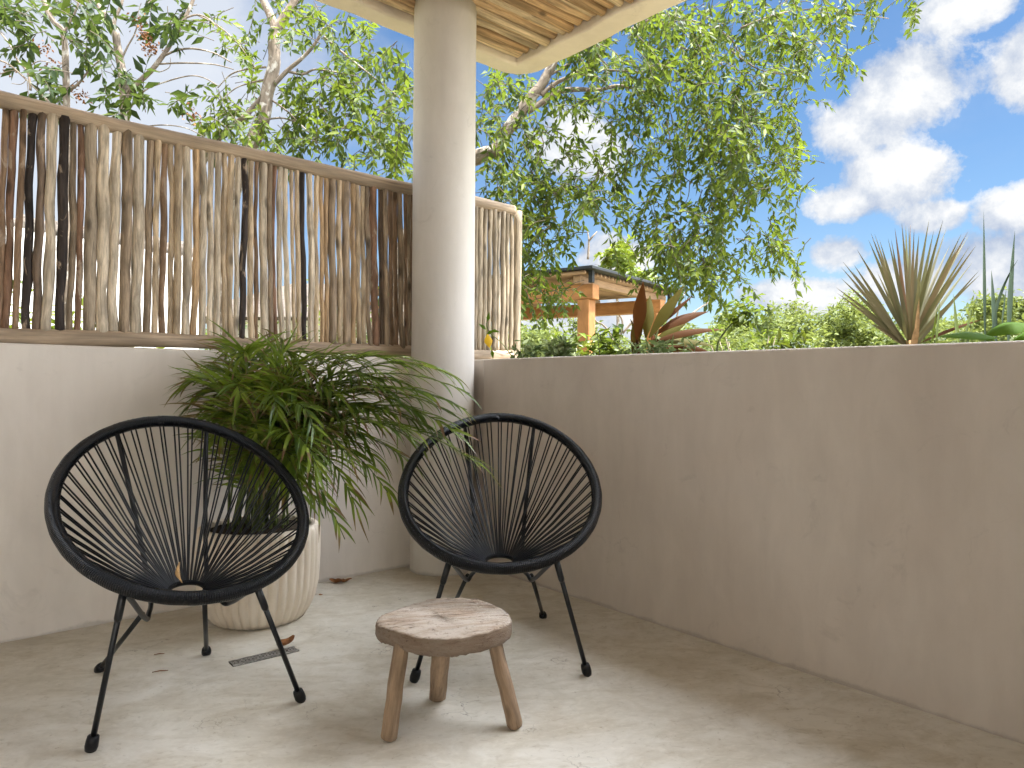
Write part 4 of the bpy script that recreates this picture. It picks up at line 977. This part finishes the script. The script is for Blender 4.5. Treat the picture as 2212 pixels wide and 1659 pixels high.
mb = MB(); mb.box(Vector((H0.x, H0.y+1.2, .85)), Vector((1, 0, 0)), Vector((0, 1, 0)), UPV, 1.1, 1.0, 1.0); mb.build('wall', M['white_wall'], hu, smooth=False)
mb = MB(); cx, cy = H0.x, H0.y+1.2
mb.add([Vector((cx+sx*1.5, cy+sy*1.4, 1.86)) for sx, sy in ((-1, -1), (1, -1), (1, 1), (-1, 1))]+[Vector((cx-.3, cy, 2.5)), Vector((cx+.3, cy, 2.5))], [(0, 1, 5, 4), (1, 2, 5), (2, 3, 4, 5), (3, 0, 4), (3, 2, 1, 0)]); mb.build('roof', M['thatch'], hu, smooth=False)
def shrub(px, Y, w, h, n, Lf, mat, label, name='garden_shrub'):
    P = at(px, 760, Y); P.z = -.16; o = empty(name, P, label, 'shrub', 'shrubs beyond the terrace'); fo = Foliage(); st = MB()
    for k in range(n):
        u = Vector((random.gauss(0, 1), random.gauss(0, 1), random.gauss(0, 1))).normalized()*(random.random()**.4)
        c = P+Vector((u.x*w, u.y*w*.8, h*.55+u.z*h*.45))
        for _ in range(9): fo.leaf(c+Vector((random.gauss(0, .09), random.gauss(0, .09), random.gauss(0, .08))), Vector((random.gauss(0, 1), random.gauss(0, 1), random.gauss(.1, .6))), Vector((random.gauss(0, .6), random.gauss(0, .6), 1)), Lf*random.uniform(.7, 1.2), Lf*.42)
    for k in range(6): a = random.uniform(0, 6.28); st.tube([P, P+Vector((math.cos(a)*w*.3, math.sin(a)*w*.3, h*.5)), P+Vector((math.cos(a)*w*.6, math.sin(a)*w*.6, h*.85))], [.02, .014, .006], 6)
    st.build('stems', M['bark'], o); fo.build('leaves', M[mat], o)
for (px, Y, w, h, n, m, lab) in [(60, 5.6, .9, 2.0, 130, 'lime', 'yellow-green shrub low behind the left end of the fence'), (250, 6.2, .7, 1.75, 90, 'lime', 'lime shrub at the foot of the white garden wall'), (520, 6.6, .7, 1.6, 80, 'leaf', 'dark green shrub behind the middle of the fence'),
    (690, 6.8, .9, 2.1, 120, 'leaf', 'tall leafy shrub behind the fence beside the hut'), (850, 7.2, 1.0, 2.3, 130, 'leaf', 'dense shrub behind the fence next to the column'), (1010, 7.5, .8, 1.9, 80, 'lime', 'bright shrub behind the short fence end'), (1190, 9.5, 1.0, 1.55, 90, 'lime', 'yellow-green shrub under the pergola beam'), (1420, 10.5, 1.2, 1.7, 110, 'lime', 'rounded sunlit shrub to the right of the pergola post'), (1620, 12, 1.2, 2.3, 120, 'leaf', 'grey-green bush behind the leaning stem')]:
    shrub(px, Y, w, h, n, .10, m, lab)
# far woods: one mass
P_, D_, N_, L_, W_2 = [], [], [], [], []
def woods(n, x0, x1, y0, y1, fn, Lf):
    for _ in range(n//16):
        px = RNG.uniform(x0, x1); Yd = RNG.uniform(y0, y1); top = fn(px)
        cx = at(px, 745, Yd).x
        h = (829.5-top)/F*Yd+1.0+.45*math.sin(cx*1.3+Yd)-.7*RNG.random()**1.5+.25
        rad = RNG.uniform(.35, .85); lo = RNG.random()**1.3
        for _q in range(16):
            u = RNG.normal(0, 1, 3); u /= np.linalg.norm(u)
            c = np.array([cx, Yd, max(.1, h-rad*.8-lo*2.2)])+u*rad*(RNG.random()**.35)*np.array([1.15, 1.0, .75])
            for _k in range(12):
                P_.append(c+RNG.normal(0, .15, 3)); D_.append(RNG.normal(0, 1, 3)*np.array([1, 1, .6])); N_.append(RNG.normal(0, .5, 3)+np.array([0, 0, 1.])); l = Lf*RNG.uniform(.6, 1.3); L_.append(l); W_2.append(l*.45)
def topf(px):
    if px > 1560: return 668+12*math.sin(px/60.)+8*math.sin(px/23.)+(12 if 1980 < px < 2090 else 0)-(26 if px > 2190 else 0)
    return 715+14*math.sin(px/40.)
woods(7600, 1100, 2420, 23, 35, topf, .24); woods(1400, -500, 1100, 24, 34, lambda p: 700, .3)
v, f = leaf_arrays(np.array(P_), np.array(D_), np.array(N_), np.array(L_), np.array(W_2))
wo = link('far_woods', newmesh('far_woods', v, f, None, None, True, M['wood_far'])); tag(wo, 'sunlit yellow-green woodland along the horizon', 'woodland', kind='stuff')

# ------------------------------------------------------------------ sky, sun, camera
SUN_EL, SUN_AZ = R(71), R(105)   # azimuth clockwise from +Y: behind the camera, to its right
sx, sy = math.sin(SUN_AZ)*math.cos(SUN_EL), math.cos(SUN_AZ)*math.cos(SUN_EL); sz = math.sin(SUN_EL)
ld_ = bpy.data.lights.new('sun', 'SUN'); ld_.energy = 2.4; ld_.angle = R(.55); ld_.color = (1, .965, .91)
lo = bpy.data.objects.new('sun', ld_); COL.objects.link(lo); lo.rotation_euler = Vector((sx, sy, sz)).to_track_quat('Z', 'Y').to_euler(); lo.location = (0, -5, 12)
w = bpy.data.worlds.new('World'); SC.world = w; w.use_nodes = True; nt = w.node_tree; bg = nt.nodes['Background']
class WN(NT):
    def __init__(s): s.t = nt
t = WN()
sky = nt.nodes.new('ShaderNodeTexSky'); sky.sky_type = 'NISHITA'; sky.sun_disc = False; sky.sun_elevation = SUN_EL; sky.sun_rotation = SUN_AZ
sky.air_density = 1.0; sky.dust_density = .6; sky.ozone_density = 1.6
tc = nt.nodes.new('ShaderNodeTexCoord'); sp = nt.nodes.new('ShaderNodeSeparateXYZ'); nt.links.new(tc.outputs['Generated'], sp.inputs[0])
X, Yc, Z = sp.outputs; az = t.math('ARCTAN2', X, Yc); el = t.math('ARCSINE', Z)
wn = nt.nodes.new('ShaderNodeTexNoise'); wn.inputs['Scale'].default_value = 3.2; wn.inputs['Detail'].default_value = 9; wn.inputs['Roughness'].default_value = .58; wn.inputs['Distortion'].default_value = .25
nt.links.new(t.map(tc.outputs['Generated'], (1.0, 1.0, 1.5)), wn.inputs['Vector'])
def azel(px, py):
    a, b = ray(px, py); n = math.sqrt(a*a+1+b*b); return math.atan2(a, 1), math.asin(b/n)
CL = [(1960, 205, 150, 98), (1850, 275, 140, 78), (1925, 380, 140, 75), (1820, 440, 90, 45), (2230, 140, 90, 90), (2090, 20, 110, 45), (1810, 545, 75, 42), (2140, 560, 170, 60), (2200, 460, 90, 50), (1960, 600, 150, 55), (1720, 640, 170, 40), (1250, 320, 90, 70), (1330, 550, 80, 40), (1290, 700, 200, 40), (2010, 470, 70, 35), (2200, 620, 150, 60), (300, 560, 300, 60)]
field = None
for (px, py, rx, ry) in CL:
    a0, e0 = azel(px, py); a1, _ = azel(px+rx, py); _, e1 = azel(px, py-ry)
    da = t.math('DIVIDE', t.math('SUBTRACT', az, a0), abs(a1-a0)); de = t.math('DIVIDE', t.math('SUBTRACT', el, e0), abs(e1-e0))
    d = t.math('SUBTRACT', 1.0, t.math('SQRT', t.math('ADD', t.math('MULTIPLY', da, da), t.math('MULTIPLY', de, de))))
    d = t.math('MAXIMUM', d, -1.2)
    field = d if field is None else t.math('SMOOTH_MAX', field, d, .25)
wn2 = nt.nodes.new('ShaderNodeTexNoise'); wn2.inputs['Scale'].default_value = 8.5; wn2.inputs['Detail'].default_value = 11; wn2.inputs['Roughness'].default_value = .64; wn2.inputs['Distortion'].default_value = .15
nt.links.new(tc.outputs['Generated'], wn2.inputs['Vector'])
dens = t.math('ADD', t.math('ADD', field, .20), t.math('MULTIPLY', t.math('SUBTRACT', wn2.outputs['Fac'], .5), 3.0))
cum = t.ramp(dens, [(.02, 0.0), (.14, .5), (.40, 1.0)])
# thin veil on the left of the view and broken cloud all round
a0, e0 = azel(200, 130)
dv2 = t.math('SUBTRACT', 1.0, t.math('SQRT', t.math('ADD', t.math('POWER', t.math('DIVIDE', t.math('SUBTRACT', az, a0), .42), 2.0), t.math('POWER', t.math('DIVIDE', t.math('SUBTRACT', el, e0), .34), 2.0))))
veil = t.ramp(t.math('ADD', t.math('MULTIPLY', dv2, .9), t.math('MULTIPLY', t.math('SUBTRACT', wn.outputs['Fac'], .5), 1.4)), [(.0, 0.0), (.5, .85)])
back = t.math('MULTIPLY', t.ramp(t.math('ABSOLUTE', az), [(.72, 0.0), (.95, 1.0)]), t.ramp(wn.outputs['Fac'], [(.36, 0.0), (.52, 1.0)]))
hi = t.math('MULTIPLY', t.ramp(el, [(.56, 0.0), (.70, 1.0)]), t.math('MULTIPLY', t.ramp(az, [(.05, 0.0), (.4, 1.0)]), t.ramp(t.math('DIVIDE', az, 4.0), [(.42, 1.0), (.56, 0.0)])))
fill_glow = t.mix(hi, t.mix(t.ramp(t.math('DIVIDE', az, 4.0), [(.33, 0.0), (.42, 1.0)]), (7.5, 7.7, 8.0), (23.5, 24.1, 25.2)), (47.0, 49.5, 54.0))   # glow added to the unseen sky to light the terrace, brightest high right
wisp = t.ramp(wn.outputs['Fac'], [(.5, 0.0), (.75, .16)])
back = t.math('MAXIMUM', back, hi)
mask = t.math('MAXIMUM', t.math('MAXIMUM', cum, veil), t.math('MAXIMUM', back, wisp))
wn3 = nt.nodes.new('ShaderNodeTexNoise')
for k_ in ('Scale', 'Detail', 'Roughness', 'Distortion'): wn3.inputs[k_].default_value = wn2.inputs[k_].default_value
nt.links.new(t.map(tc.outputs['Generated'], (1, 1, 1), (.012, 0, .035)), wn3.inputs['Vector'])
relief = t.math('SUBTRACT', wn2.outputs['Fac'], wn3.outputs['Fac'])
shade = t.ramp(t.math('ADD', t.math('MULTIPLY', relief, 1.25), t.math('ADD', .40, t.math('MULTIPLY', dens, .14))), [(.22, (1.15, 1.42, 1.95)), (.45, (2.0, 2.14, 2.38)), (.62, (2.72, 2.75, 2.78))])
CLOUD_GAIN = 1.0
hs = nt.nodes.new('ShaderNodeHueSaturation'); hs.inputs['Saturation'].default_value = 1.2; hs.inputs['Value'].default_value = .485; nt.links.new(sky.outputs[0], hs.inputs['Color'])
shade = t.mix(veil, shade, (2.5, 2.58, 2.7))
nt.links.new(t.mix(mask, hs.outputs[0], t.mix(back, shade, fill_glow)), bg.inputs['Color']); bg.inputs['Strength'].default_value = .05

cam = bpy.data.cameras.new('camera'); co = bpy.data.objects.new('camera', cam); COL.objects.link(co)
cam.sensor_width = 36; cam.lens = 36*F/2212; cam.clip_end = 2000; cam.clip_start = .05
co.matrix_world = Matrix.Translation((0, 0, 1)) @ Matrix.Rotation(R(90), 4, 'X') @ Matrix.Rotation(PHI, 4, 'Z')
SC.camera = co
SC.render.resolution_x = 1024; SC.render.resolution_y = 768
SC.view_settings.view_transform = 'Standard'; SC.view_settings.look = 'None'; SC.view_settings.exposure = 2.88; SC.view_settings.gamma = 1
SC.cycles.max_bounces = 10; SC.cycles.diffuse_bounces = 6; SC.cycles.use_denoising = True
